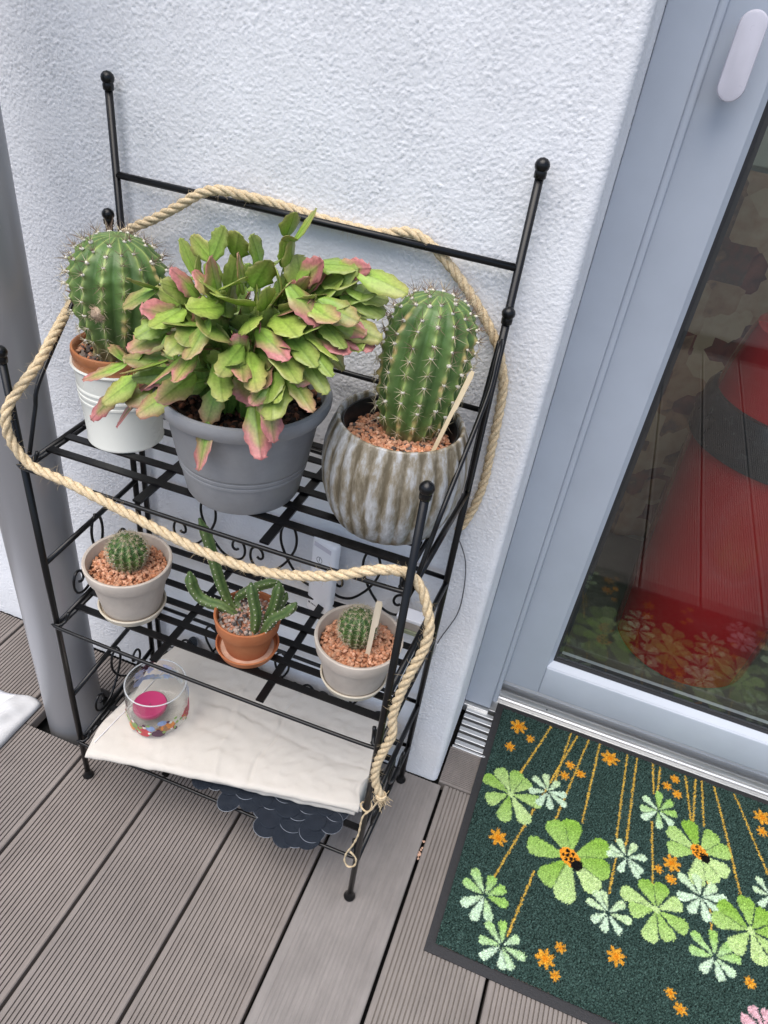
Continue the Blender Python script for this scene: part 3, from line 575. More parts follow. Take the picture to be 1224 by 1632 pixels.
n3 = N.new('ShaderNodeTexNoise'); n3.inputs['Scale'].default_value = 500; L.new(tc.outputs['Object'], n3.inputs['Vector']); bp = N.new('ShaderNodeBump'); bp.inputs['Strength'].default_value = .3; bp.inputs['Distance'].default_value = .001; L.new(n3.outputs['Fac'], bp.inputs['Height']); L.new(bp.outputs[0], b.inputs['Normal'])
M['weathered'] = m
t_rib = thing('fluted_pot', 'round fluted grey-brown weathered ceramic pot at the right of the top shelf', 'pot', (*RC, rz))
nn = nf*10; V, F = lathe(RP, (*RC, rz), nn, flute)
thv = np.tile(np.arange(nn)*2*np.pi/nn, len(RP)); crest = np.abs(np.sin(thv*nf/2))**.8
obj('pot_body', (V, F), M['weathered'], t_rib, cols=np.stack([crest]*3, 1))
obj('inner_pot', lathe([(.057, .06), (.0622, .117), (.0628, .1195), (.0618, .1205), (.0608, .119), (.0585, .085)], (*RC, rz), 48), M['black_plastic'], t_rib)
C2 = (-.1995, -.114)
soil_disc(t_rib, RC, .0605, rz+.096)
pebbles('gravel', t_rib, RC, .0570, rz+.0985, 1500, ORANGE*3+MIXED[1:3], .0031, 13, dome=.006, hole=(C2[0], C2[1], .028))
# beige clay pots with saucers on the middle shelf
def clay(c, name, label, lab_s, rim, h, base, sr, pal, ng, mt='beige_clay', smt='cream_clay', seed=1, hole=.016, drop=.016, deposit=False):
    z = SH2(c[0]); zs = z+.0045
    s = thing('saucer', lab_s, 'saucer', (c[0], c[1], z))
    autosmooth(obj('dish', lathe([(sr*.84, .0), (sr*.90, .001), (sr*.98, .011), (sr, .0125), (sr*.985, .014), (sr*.95, .0135), (sr*.90, .0055), (sr*.86, .0045), (.0005, .0045)], (c[0], c[1], z), 56), M[smt], s), 35)
    if deposit: obj('lime_stain', lathe([(sr*.84, .0052), (.0005, .0052)], (c[0], c[1], z), 40, close_bottom=False), M['pale_deposit'], s)
    t, _ = pot(name, label, c, zs, [
        (base*.9, .0), (base, .001), (base*1.02, .003), (rim*.865, h-.0235), (rim*.872, h-.0225), (rim*.93, h-.0220), (rim*.945, h-.0205), (rim*.995, h-.003), (rim*.99, h-.0008), (rim*.965, h), (rim*.92, h-.001), (rim*.905, h-.004), (rim*.86, h-.022), (rim*.80, h-.035)], mt)
    soil_disc(t, c, rim*.86, zs+h-drop-.002, 'gravel_bed')
    pebbles('gravel', t, c, rim*.835, zs+h-drop, ng*2, pal, .0030, seed, dome=.004, hole=(c[0], c[1], hole))
    return t, zs+h-drop
P1, P2, P3 = (-.5475, -.171), (-.3625, -.171), (-.2090, -.158)
_, s1 = clay(P1, 'plant_pot', 'beige clay pot with a ball cactus at the left of the middle shelf', 'cream saucer under the beige pot at the left of the middle shelf', .0597, .087, .0395, .0472, ORANGE, 460, seed=21)
_, s2 = clay(P2, 'plant_pot', 'small orange terracotta pot in the middle of the middle shelf', 'orange terracotta saucer with a pale lime stain', .0452, .064, .0295, .0435, GREYPINK, 330, 'terracotta', 'terracotta', 22, .004, .011, True)
_, s3 = clay(P3, 'plant_pot', 'beige clay pot beside the right front post of the middle shelf', 'cream saucer under the beige pot beside the right front post', .0582, .078, .0400, .0458, ORANGE, 460, seed=23)

# ------------------------------------------------------------------ ribbed cacti
def cactus(name, label, base, top, prof, nrib, depth, nare, spine, seed, pale_base=.0, scar=0, dark_top=False, wool=.0023, spread=8, tint=(1, 1, 1)):
    g = np.random.default_rng(seed)
    base = np.array(base); top = np.array(top); ax = top-base; Ht = np.linalg.norm(ax); ax /= Ht
    e1 = np.cross([0, 1., 0], ax); e1 /= np.linalg.norm(e1); e2 = np.cross(ax, e1)
    t = thing(name, label, 'cactus', tuple(base))
    pt = np.array(prof); ts = np.linspace(0, 1, 56); ts = 1-(1-ts)**1.35
    n = nrib*10; th = np.arange(n)*2*np.pi/n
    V = []; C = []
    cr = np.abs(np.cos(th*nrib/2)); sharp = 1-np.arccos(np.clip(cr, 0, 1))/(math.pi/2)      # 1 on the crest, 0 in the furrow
    scars = [(g.integers(nrib), .05+.8*g.random(), .05+.12*g.random()) for _ in range(scar)]
    def R_(tt): return np.interp(tt, pt[:, 0], pt[:, 1])
    wob = .03*np.sin(th*2+g.random()*6)
    rid = ((th*nrib/(2*np.pi))+.5).astype(int) % nrib
    off = g.random(nrib)*.0
    for tt in ts:
        r = R_(tt); d = depth*min(1, (1-tt)*5+.15)
        ph = np.cos(2*np.pi*((1-(1-tt)**(1/1.35))*nare+(rid % 2)*.5+.5))
        rr = r*(1+wob)*(1-d*(1-sharp**.85))+sharp**3*.0021*ph*min(1, (1-tt)*6)
        V.append(base+ax*(Ht*tt)+rr[:, None]*(np.cos(th)[:, None]*e1+np.sin(th)[:, None]*e2))
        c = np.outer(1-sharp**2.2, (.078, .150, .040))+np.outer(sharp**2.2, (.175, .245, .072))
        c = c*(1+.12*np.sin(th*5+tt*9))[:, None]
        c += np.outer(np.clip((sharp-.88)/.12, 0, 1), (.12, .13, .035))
        k = np.clip((pale_base-tt)/max(pale_base*.5, 1e-6), 0, 1) if pale_base > 0 else 0
        k = k*(.55+.45*np.sin(th*nrib*.5+tt*60)**2) if pale_base > 0 else 0*th
        c = c*(1-k)[:, None]+np.outer(k, (.24, .185, .09))
        for (ri, t0, dt) in scars:
            w = np.clip(1-np.abs(tt-t0)/dt, 0, 1)*np.clip((sharp-.62)/.25, 0, 1)*(rid == ri)
            w = np.clip(w*1.8*(.6+.5*np.sin(tt*90+ri)), 0, 1); c = c*(1-w)[:, None]+np.outer(w, (.56, .42, .17))
        C.append(c*np.array(tint))
    V.append((base+ax*(Ht*1.0-.0012))[None]); C.append(np.array([[.10, .12, .04]]))
    m = len(ts); F = []
    for i in range(m-1):
        for k in range(n): F.append((i*n+k, i*n+(k+1) % n, (i+1)*n+(k+1) % n, (i+1)*n+k))
    for k in range(n): F.append(((m-1)*n+k, (m-1)*n+(k+1) % n, m*n))
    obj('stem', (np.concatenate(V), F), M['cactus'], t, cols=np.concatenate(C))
    A = []; S = []; D = []
    for ri in range(nrib):
        a = ri*2*np.pi/nrib
        js = np.arange(nare)+(0.5 if ri % 2 else 0.0)
        for j in js:
            tt = 1-(1-min(1, (j+.5)/nare))**1.35
            if tt > .995: continue
            if tt < pale_base*.45: continue
            r = R_(tt); r2 = R_(min(1, tt+.02)); r1 = R_(max(0, tt-.02))
            out = math.cos(a)*e1+math.sin(a)*e2
            dr = (r2-r1)/(Ht*(min(1, tt+.02)-max(0, tt-.02))); nrm = out-ax*dr; nrm /= np.linalg.norm(nrm)
            tt = min(.99, max(.01, tt+.012*g.standard_normal())); r = R_(tt)
            P = base+ax*Ht*tt+out*r*(1+.03*math.sin(a*2))+nrm*.0004
            tang = np.cross(ax, out); upv = np.cross(nrm, tang)
            s = wool*(1.0 if tt > .25 else .75)*(.8+.4*g.random())
            A.append((IV*np.array([s, s, s*.8])*(1+.15*g.standard_normal((len(IV), 1)))+P, [tuple(int(i) for i in f) for f in IF]))
            ns = spread if tt > .15 else spread-2
            dark = dark_top and tt > .72
            for q in range(ns+1):
                if q == ns: dv = nrm+upv*(.4*g.standard_normal())+tang*(.3*g.standard_normal()); ln = spine*(.7+.5*g.random())
                else:
                    an = 2*np.pi*(q+.4*g.random())/ns; dv = math.cos(an)*tang+math.sin(an)*upv+nrm*(.32+.2*g.random()); ln = spine*(.55+.6*g.random())
                if dark and g.random() < .6: ln *= 1.5; dv = dv+nrm*.8
                dv /= np.linalg.norm(dv); e = P+nrm*.0006
                p1 = np.cross(dv, [.3, .5, .8]); p1 /= np.linalg.norm(p1); p2 = np.cross(dv, p1); w = .00040*(.7+.5*g.random())
                tri = np.array([e+w*p1, e+w*(-.5*p1+.87*p2), e+w*(-.5*p1-.87*p2), e+dv*ln])
                (D if dark and g.random() < .75 else S).append((tri, [(0, 1, 3), (1, 2, 3), (2, 0, 3)]))
    obj('areoles', join(A), M['areole'], t, kind='stuff')
    obj('spines', join(S), M['spine'], t, smooth=False, kind='stuff')
    if D: obj('dark_spines', join(D), M['dark_spine'], t, smooth=False, kind='stuff')
    return t
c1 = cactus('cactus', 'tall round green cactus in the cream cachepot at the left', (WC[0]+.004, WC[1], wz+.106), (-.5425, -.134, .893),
       [(0, .030), (.10, .033), (.22, .040), (.40, .050), (.60, .0545), (.78, .052), (.88, .043), (.95, .031), (.985, .018), (1, .008)], 15, .14, 10, .0115, 31, pale_base=.26, scar=9, dark_top=True)
I2V, I2F = ico(3)
obj('offset_bud', (I2V*.0075*(1+.07*RNG.standard_normal((len(I2V), 1)))+np.array([-0.5369, -0.1840, 0.8242]), [tuple(int(i) for i in f) for f in I2F]), M['bud_wool'], c1)
wf = []
for i in range(160):
    dv = RNG.standard_normal(3); dv /= np.linalg.norm(dv); p0 = np.array([-0.5369, -0.1840, 0.8242])+dv*.0068; wf.append(tube(np.array([p0, p0+dv*.0025, p0+dv*.004+.0008*RNG.standard_normal(3)]), .00016, 3, cap=False))
obj('bud_hair', join(wf), M['bud_wool'], c1, kind='stuff')
dry = []
for i in range(9):
    dv = np.array([-.8, -.2, .1])+.7*RNG.standard_normal(3); dv /= np.linalg.norm(dv); p0 = np.array([-0.5909, -0.1500, 0.8240])+.003*RNG.standard_normal(3); dry.append(tube(np.array([p0, p0+dv*.005, p0+dv*.009+.003*RNG.standard_normal(3)]), np.array([.0022, .0018, .0006]), 5))
obj('dried_flower', join(dry), M['dark_spine'], c1)
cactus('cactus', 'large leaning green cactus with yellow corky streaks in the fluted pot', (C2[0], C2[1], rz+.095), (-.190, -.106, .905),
       [(0, .027), (.08, .033), (.2, .040), (.40, .0465), (.60, .0485), (.78, .0470), (.88, .041), (.95, .031), (.985, .018), (1, .008)], 15, .14, 11, .0115, 32, pale_base=.14, scar=34, dark_top=True)
cactus('cactus', 'small ball cactus in the beige pot at the left of the middle shelf', (P1[0], P1[1], s1-.003), (P1[0]+.002, P1[1], s1+.055),
       [(0, .015), (.16, .0185), (.32, .0215), (.40, .0238), (.58, .0258), (.74, .0242), (.87, .0185), (.95, .0115), (1, .004)], 15, .16, 8, .0080, 33, pale_base=.44, wool=.0011, tint=(.62, .74, .62))
cactus('cactus', 'small ball cactus beside the wooden plant label in a beige pot', (P3[0]-.004, P3[1], s3-.003), (P3[0]-.003, P3[1]+.002, s3+.056),
       [(0, .013), (.16, .016), (.32, .020), (.40, .0222), (.58, .0240), (.76, .0226), (.88, .0172), (.95, .0115), (1, .004)], 15, .16, 8, .0078, 34, pale_base=.42, wool=.0011, tint=(.62, .74, .62))

# ------------------------------------------------------------------ finger-stemmed succulent
sap = thing('stapelia_plant', 'finger-stemmed green succulent with toothed stems in the small terracotta pot', 'succulent', (P2[0], P2[1], s2))
STEMSP = [([(-.372, -.168, s2-.004), (-.3916, -.165, .4425), (-.4064, -.165, .4757), (-.4168, -.165, .5155), (-.4252, -.165, .5491), (-.4353, -.165, .5746)], .0075),
    ([(-.378, -.172, s2-.002), (-.3981, -.175, .4455), (-.4173, -.175, .4434), (-.4335, -.175, .4479), (-.4435, -.175, .4632), (-.4472, -.175, .4876)], .0078),
    ([(-.3750, -.165, s2-.004), (-.3876, -.155, .4466), (-.3716, -.155, .4688), (-.3488, -.155, .4900), (-.3265, -.155, .5051)], .0062),
    ([(-.343, -.190, s2-.004), (-.3409, -.190, .4707), (-.3458, -.190, .5002), (-.3487, -.190, .5221)], .0070),
    ([(-.335, -.178, s2-.004), (-.3227, -.175, .4784), (-.3182, -.175, .5056), (-.3163, -.175, .5237)], .0074),
    ([(-.333, -.186, s2-.004), (-.3156, -.190, .4748), (-.2981, -.190, .4941), (-.2860, -.190, .5152)], .0068),
    ([(-.332, -.172, s2-.004), (-.3194, -.167, .4743), (-.3106, -.165, .5005)], .0056)]
for pts, r in STEMSP:
    P = smooth_path(pts, .0022); m = len(P); u = np.linspace(0, 1, m)
    T, N_, B_ = frames(P); n = 16; th = np.arange(n)*2*np.pi/n+.4
    taper = np.clip(np.minimum(1, (1-u)*6+.25), 0, 1)*np.clip(.62+u*1.2, 0, 1); V = []; C = []; A = []
    for i in range(m):
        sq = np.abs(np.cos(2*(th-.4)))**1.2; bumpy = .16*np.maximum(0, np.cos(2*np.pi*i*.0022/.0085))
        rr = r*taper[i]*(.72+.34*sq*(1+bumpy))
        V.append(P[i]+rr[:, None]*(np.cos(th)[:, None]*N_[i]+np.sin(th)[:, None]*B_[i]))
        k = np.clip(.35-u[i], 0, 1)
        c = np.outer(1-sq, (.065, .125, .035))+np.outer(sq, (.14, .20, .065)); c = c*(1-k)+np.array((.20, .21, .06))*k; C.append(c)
        if i % 4 == 0 and .1 < u[i] < .98:
            for q in range(4):
                a = .4+q*math.pi/2; Q = P[i]+rr[0]*1.04*(math.cos(a)*N_[i]+math.sin(a)*B_[i]); A.append((IV*.00085+Q, [tuple(int(z) for z in f) for f in IF]))
    V = np.concatenate(V); F = [(i*n+k, i*n+(k+1) % n, (i+1)*n+(k+1) % n, (i+1)*n+k) for i in range(m-1) for k in range(n)]+[tuple((m-1)*n+k for k in range(n))]
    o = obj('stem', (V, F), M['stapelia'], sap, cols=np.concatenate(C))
    obj('teeth', join(A), M['areole'], o, kind='stuff')

# ------------------------------------------------------------------ holiday cactus: chains of flat jointed segments
def segment_mesh(seed):
    g = np.random.default_rng(seed); ns = 15; V = []; C = []
    ts = np.linspace(0, 1, ns)
    w0 = .27+.04*g.standard_normal()
    wid = w0*np.sin(np.pi*np.clip(ts*.93+.055, 0, 1))**.62
    wid[0] = .055; 
    teeth = np.zeros((ns, 2))
    for s in range(2):
        for t0 in ((.36, .62, .86) if g.random() < .6 else (.45, .78)):
            tt = t0+.05*g.standard_normal(); d = ts-tt; teeth[:, s] += .075*np.where((d < 0) & (d > -.16), 1+d/.16, np.where((d >= 0) & (d < .05), 1-d/.05, 0))
    teeth[-1] += .03
    wid[-1] = w0*.50
    bend = .10*g.standard_normal(); cup = .10*g.standard_normal(); tw = .25*g.standard_normal()
    us = [-1, -.62, -.12, 0, .12, .62, 1]; th = [.004, .013, .017, .036, .017, .013, .004]
    for i, t in enumerate(ts):
        for side in (1, -1):
            for u, h in zip(us, th):
                s = 0 if u < 0 else 1
                x = u*(wid[i]+(teeth[i, s] if abs(u) == 1 else 0)); yy = t-(0.05*abs(u)*0 if i < ns-1 else .05*(1-abs(u))*-1+.05)
                z = side*h*(.5+.5*math.sin(math.pi*min(1, t+.12)))+bend*(t*t)+cup*x*x*2+tw*x*t*.6
                V.append((x, yy, z))
    m = len(us); F = []
    for i in range(ns-1):
        a = i*2*m; b = (i+1)*2*m
        for k in range(m-1):
            F.append((a+k, a+k+1, b+k+1, b+k)); F.append((a+m+k+1, a+m+k, b+m+k, b+m+k+1))
        F.append((a, b, b+m, a+m)); F.append((a+m-1, a+2*m-1, b+2*m-1, b+m-1))
    e = (ns-1)*2*m
    for k in range(m-1): F.append((e+k, e+k+1, e+m+k+1, e+m+k))
    return to_mesh('leaf_segment', np.array(V), F)
m, N, L, b = new_mat('leaf_segment')
oi = N.new('ShaderNodeObjectInfo'); tc = N.new('ShaderNodeTexCoord'); sx_ = N.new('ShaderNodeSeparateXYZ'); L.new(tc.outputs['Object'], sx_.inputs[0])
so = N.new('ShaderNodeSeparateColor'); L.new(oi.outputs['Color'], so.inputs[0])
nz = N.new('ShaderNodeTexNoise'); nz.inputs['Scale'].default_value = 3.0; nz.inputs['Detail'].default_value = 4; L.new(tc.outputs['Object'], nz.inputs['Vector'])
ab = N.new('ShaderNodeMath'); ab.operation = 'ABSOLUTE'; L.new(sx_.outputs['X'], ab.inputs[0])
ed = N.new('ShaderNodeMath'); ed.operation = 'MULTIPLY_ADD'; ed.inputs[1].default_value = 1.5; L.new(ab.outputs[0], ed.inputs[0])           # edge
ln = N.new('ShaderNodeMath'); ln.operation = 'MULTIPLY_ADD'; ln.inputs[1].default_value = 1.05; ln.inputs[2].default_value = -.86; L.new(sx_.outputs['Y'], ln.inputs[0]); L.new(ln.outputs[0], ed.inputs[2])
n5 = N.new('ShaderNodeMath'); n5.operation = 'MULTIPLY_ADD'; n5.inputs[1].default_value = .7; L.new(nz.outputs['Fac'], n5.inputs[0]); L.new(ed.outputs[0], n5.inputs[2])
pk = N.new('ShaderNodeMath'); pk.operation = 'MULTIPLY'; L.new(n5.outputs[0], pk.inputs[0])
amt = N.new('ShaderNodeMath'); amt.operation = 'MULTIPLY'; amt.inputs[1].default_value = 2.6; L.new(so.outputs[0], amt.inputs[0]); L.new(amt.outputs[0], pk.inputs[1]); pk.use_clamp = True
gm_ = N.new('ShaderNodeMix'); gm_.data_type = 'RGBA'; gm_.inputs['A'].default_value = (.135, .29, .055, 1); gm_.inputs['B'].default_value = (.41, .58, .095, 1); L.new(so.outputs[1], gm_.inputs['Factor'])
pm = N.new('ShaderNodeMix'); pm.data_type = 'RGBA'; pm.inputs['A'].default_value = (.46, .11, .13, 1); pm.inputs['B'].default_value = (.66, .33, .28, 1); L.new(nz.outputs['Fac'], pm.inputs['Factor'])
fm = N.new('ShaderNodeMix'); fm.data_type = 'RGBA'; L.new(pk.outputs[0], fm.inputs['Factor']); L.new(gm_.outputs['Result'], fm.inputs['A']); L.new(pm.outputs['Result'], fm.inputs['B'])
# paler thin rim at the very edge
n6 = N.new('ShaderNodeTexNoise'); n6.inputs['Scale'].default_value = 14; n6.inputs['Detail'].default_value = 5; L.new(tc.outputs['Object'], n6.inputs['Vector'])
mr6 = N.new('ShaderNodeMapRange'); mr6.inputs['From Min'].default_value = .3; mr6.inputs['From Max'].default_value = .7; mr6.inputs['To Min'].default_value = .82; mr6.inputs['To Max'].default_value = 1.16; L.new(n6.outputs['Fac'], mr6.inputs['Value'])
rb_ = N.new('ShaderNodeMapRange'); rb_.inputs['From Min'].default_value = .012; rb_.inputs['From Max'].default_value = .035; rb_.inputs['To Min'].default_value = .74; rb_.inputs['To Max'].default_value = 1.0; L.new(ab.outputs[0], rb_.inputs['Value'])
mm_ = N.new('ShaderNodeMath'); mm_.operation = 'MULTIPLY'; L.new(mr6.outputs[0], mm_.inputs[0]); L.new(rb_.outputs[0], mm_.inputs[1])
vmz = N.new('ShaderNodeVectorMath'); vmz.operation = 'SCALE'; L.new(fm.outputs['Result'], vmz.inputs[0]); L.new(mm_.outputs[0], vmz.inputs['Scale'])
L.new(vmz.outputs[0], b.inputs['Base Color']); b.inputs['Roughness'].default_value = .36; b.inputs['Specular IOR Level'].default_value = .45
tl = N.new('ShaderNodeBsdfTranslucent'); L.new(vmz.outputs[0], tl.inputs['Color']); mxs = N.new('ShaderNodeMixShader'); mxs.inputs[0].default_value = .22
L.new(b.outputs[0], mxs.inputs[1]); L.new(tl.outputs[0], mxs.inputs[2]); L.new(mxs.outputs[0], N['Material Output'].inputs['Surface'])
M['segment'] = m
SEG = [segment_mesh(100+i) for i in range(9)]
for s in SEG: s.materials.append(M['segment'])
hc = thing('holiday_cactus', 'bushy segmented cactus with green and pink flat leaves in the grey pot', 'plant', (GC[0], GC[1], gz+.11))
hb = Vector(org(hc))
rg = np.random.default_rng(5); NSEG = [0]
CAMP = np.array((-.0306, -.7926, 1.1525))
def add_segment(p, q, width, nrm, pink, light):
    p = Vector(p); q = Vector(q); d = q-p; Lg = d.length
    if Lg < 1e-4: return
    y = d.normalized(); n = Vector(nrm); n = n-y*n.dot(y)
    if n.length < 1e-3: n = y.orthogonal()
    z = n.normalized(); x = y.cross(z)
    w = width/.6
    Mx = Matrix(((x.x*w, y.x*Lg, z.x*w*1.0, p.x), (x.y*w, y.y*Lg, z.y*w*1.0, p.y), (x.z*w, y.z*Lg, z.z*w*1.0, p.z), (0, 0, 0, 1)))
    o = link('leaf_segment', SEG[rg.integers(len(SEG))], hc); o.matrix_local = Matrix.Translation(-hb) @ Mx
    o.color = (max(0, min(1, pink)), max(0, min(1, light)), 0, 1); NSEG[0] += 1
def chain(tip, hang=0., wmul=1., pink=.3, lift=.06, seglen=.040, face=.55):
    tip = np.array(tip); g = rg
    a = math.atan2(tip[1]-GC[1], tip[0]-GC[0])+.5*g.standard_normal(); rr = .012+.035*g.random()
    s = np.array([GC[0]+rr*math.cos(a), GC[1]+rr*math.sin(a)*.9, gz+.112])
    d = tip-s; hz = np.linalg.norm(d[:2]); dh = np.array([d[0], d[1], 0.])
    rise = .55*max(d[2], 0)+lift*(.5+hz/.13)
    c1_ = s+dh*(.12+.12*g.random())+np.array([0, 0, rise]); c2_ = tip-dh*(.30+.15*g.random())+np.array([0, 0, (.055 if hang else .022)+.012*g.standard_normal()])
    tq = np.linspace(0, 1, 60)[:, None]; P = (1-tq)**3*s+3*tq*(1-tq)**2*c1_+3*tq*tq*(1-tq)*c2_+tq**3*tip
    sl = np.concatenate([[0], np.cumsum(np.linalg.norm(np.diff(P, axis=0), axis=1))]); n = max(2, int(round(sl[-1]/seglen)))
    br = np.linspace(0, sl[-1], n+1); K = np.stack([np.interp(br, sl, P[:, k]) for k in range(3)], 1)
    K[1:-1] += .0035*g.standard_normal((n-1, 3))
    for i in range(n):
        u = i/max(1, n-1); p, q = K[i], K[i+1]; dv = (q-p)/np.linalg.norm(q-p)
        c = (p+q)/2; outv = c-np.array([GC[0], GC[1], gz+.10]); outv /= np.linalg.norm(outv); cv = CAMP-c; cv /= np.linalg.norm(cv)
        nrm = outv*.35+cv*face+np.array([0, 0, .75])+.45*g.standard_normal(3)
        w = (.0205+.008*g.random())*wmul*(.62 if i == 0 else (.85 if i == 1 and n > 3 else 1))
        pk_ = pink*(.15+.85*u)*(.6+.8*g.random()); lt = .12+.62*u*(.5+.7*g.random())
        add_segment(p, q+dv*.004, w, nrm, pk_, lt)
        # a forked joint now and then
        if 0 < i < n-1 and g.random() < .22:
            sd_ = np.cross(dv, nrm); sd_ /= np.linalg.norm(sd_)+1e-9; sg = 1 if g.random() < .5 else -1
            q2 = q+(dv*.55+sd_*sg*.75+.25*g.standard_normal(3))*seglen*.75
            add_segment(q, q2, w*.92, nrm+.4*g.standard_normal(3), pk_*1.3, lt)
PINKY = {0: .55, 1: .75, 2: .6, 3: .7, 6: .55, 7: .7, 8: .8, 9: .5, 10: .5, 11: .7, 12: .6, 16: .6, 23: .8, 24: .9, 25: .6, 28: .8, 29: .9, 35: .85, 36: .6, 37: .7, 42: .75, 43: .6, 44: .4, 47: .5, 40: .5, 38: .5, 54: .6}
for i, tp in enumerate(TIPS):
    thin = i in (17, 18, 26, 27)
    hang = i in (0, 1, 2, 7, 8)
    chain(tp, hang=hang, wmul=.55 if thin else (1.0+.12*rg.standard_normal()), pink=PINKY.get(i, .16), lift=.10 if hang else (.02 if thin or tp[2] > .89 else .06), seglen=.036 if thin else .046, face=.2 if thin else .6)
for tp in [(-0.268,-0.150,0.910),(-0.244,-0.150,0.883),(-0.232,-0.160,0.867),(-0.250,-0.180,0.885),(-0.252,-0.200,0.872),(-0.245,-0.170,0.855),(-0.237,-0.140,0.896),(-0.293,-0.130,0.906),(-0.466,-0.240,0.794),(-0.489,-0.245,0.761),(-0.444,-0.250,0.763),(-0.413,-0.260,0.791),(-0.312,-0.140,0.904),(-0.264,-0.200,0.886)]: chain(tp, pink=.12+.5*rg.random()**1.5, lift=.05, seglen=.044, face=.6)
for i in range(12):                                          # inner filling
    a = rg.random()*2*math.pi; e = rg.random(); r = .05+.075*rg.random()
    chain((GC[0]+r*math.cos(a)*1.15, GC[1]+r*math.sin(a)*.75, gz+.135+.085*e), pink=.3*rg.random(), face=.3)

# ------------------------------------------------------------------ rope, string, cable
rope = thing('sisal_rope', 'thick twisted sisal rope looped round the rack', 'rope', tuple(ROPE[0]))
P = smooth_path(ROPE, .0022); T, N_, B_ = frames(P); s_ = np.arange(len(P))*.0022
strands = []
for k in range(3):
    ph = s_/.0048*.72+k*2*np.pi/3
    c = P+.00285*(np.cos(ph)[:, None]*N_+np.sin(ph)[:, None]*B_)
    obj('strand', tube(c, .0031*(1+.05*np.sin(s_*900+k*2)+.04*np.random.default_rng(k).standard_normal(len(s_))), 8), M['rope'], rope)
g = np.random.default_rng(9); hairs = []
for i in range(1700):
    j = g.integers(2, len(P)-2); a = g.random()*6.28; o_ = math.cos(a)*N_[j]+math.sin(a)*B_[j]
    d = o_*(.5+.5*g.random())+T[j]*(1.2*g.standard_normal())+.3*g.standard_normal(3); d /= np.linalg.norm(d); ln = .004+.007*g.random()**2
    p0 = P[j]+o_*.0050; p1 = p0+d*ln*.5; p2 = p0+d*ln+.0015*g.standard_normal(3)
    hairs.append(tube(np.array([p0, p1, p2]), np.array([.00014, .00012, .00005]), 3, cap=False))
obj('fuzz', join(hairs), M['rope'], rope, kind='stuff')
e0 = np.array(ROPE[0]); fr = []
for i in range(90):
    d = np.array([.35, -.2, -.55])+.45*g.standard_normal(3); d /= np.linalg.norm(d); b0 = e0+.0035*g.standard_normal(3)
    fr.append(tube(np.array([b0, b0+d*.005, b0+d*.009+.002*g.standard_normal(3)]), .00035, 3, cap=False))
obj('frayed_end', join(fr), M['rope'], rope, kind='stuff')
kn = [(e0+np.array((.0062*math.cos(t), .0062*math.sin(t), .004*(t/6.28)-.001))) for t in np.linspace(0, 12.5, 40)]
obj('binding', tube(np.array(kn), .0014, 6), M['rope'], rope)
tp_ = smooth_path(TAIL, .0022); obj('loose_strand', tube(tp_, .0013+.0003*np.sin(np.arange(len(tp_))*.9), 7), M['rope'], rope)
loop = [(-.1396+.0075*math.cos(t), -.2485+.0075*math.sin(t)-.002, .2560+.002*math.sin(t*2)) for t in np.linspace(2.4, 7.2, 22)]
obj('loose_strand', tube(np.array(loop), .0013, 7), M['rope'], rope)
cb = smooth_path(CABLE, .004); nC = int(len(cb)*.72)
cab_ = thing('thin_cable', 'thin dark cable with a white end hanging down the wall by the rack', 'cable', tuple(CABLE[0]))
obj('wire', tube(cb[:nC+1], .0009, 6), M['cable_grey'], cab_); obj('white_end', tube(cb[nC:], .0017, 6), M['cable_white'], cab_)

# ------------------------------------------------------------------ plant labels
def stick(name, label, a, b, w, th, mt, head=.0):
    a = Vector(a); b = Vector(b); d = (b-a); Lg = d.length; y = d.normalized(); camv = (Vector(CAMP)-a).normalized(); z = (camv-y*camv.dot(y)).normalized(); x = y.cross(z)
    out = [(-w*.28, 0), (w*.28, 0), (w*.5, .012), (w*.5, Lg*.60)]+([(w*.5+head, Lg*.64)] if head else [(w*.72, Lg*.64)])+[((w*.5+head) if head else w*.72, Lg*.96), ((w*.3+head) if head else w*.5, Lg), (-w*.35, Lg), (-w*.55, Lg*.96), (-w*.5, .012)]
    V = []; n = len(out)
    for s in (-1, 1):
        for u, v in out: V.append(tuple(a+x*u+y*v+z*(s*th/2)))
    F = [tuple(range(n-1, -1, -1)), tuple(range(n, 2*n))]+[(k, (k+1) % n, n+(k+1) % n, n+k) for k in range(n)]
    o = obj(name, (V, F), M[mt], None, smooth=False, loc=tuple(a)); fix_normals(o); return tag(o, label, 'plant label')
stick('plant_label', 'thin bamboo stick pushed into the gravel of the fluted pot', (-.1650, -.151, rz+.088), (-.1402, -.130, .8459), .0042, .0018, 'stick')
stick('plant_label', 'flat pale wooden label in the small beige pot', (-.1905, -.1755, s3-.012), (-.1885, -.1650, .5400), .0060, .0015, 'pale_wood', .0022)

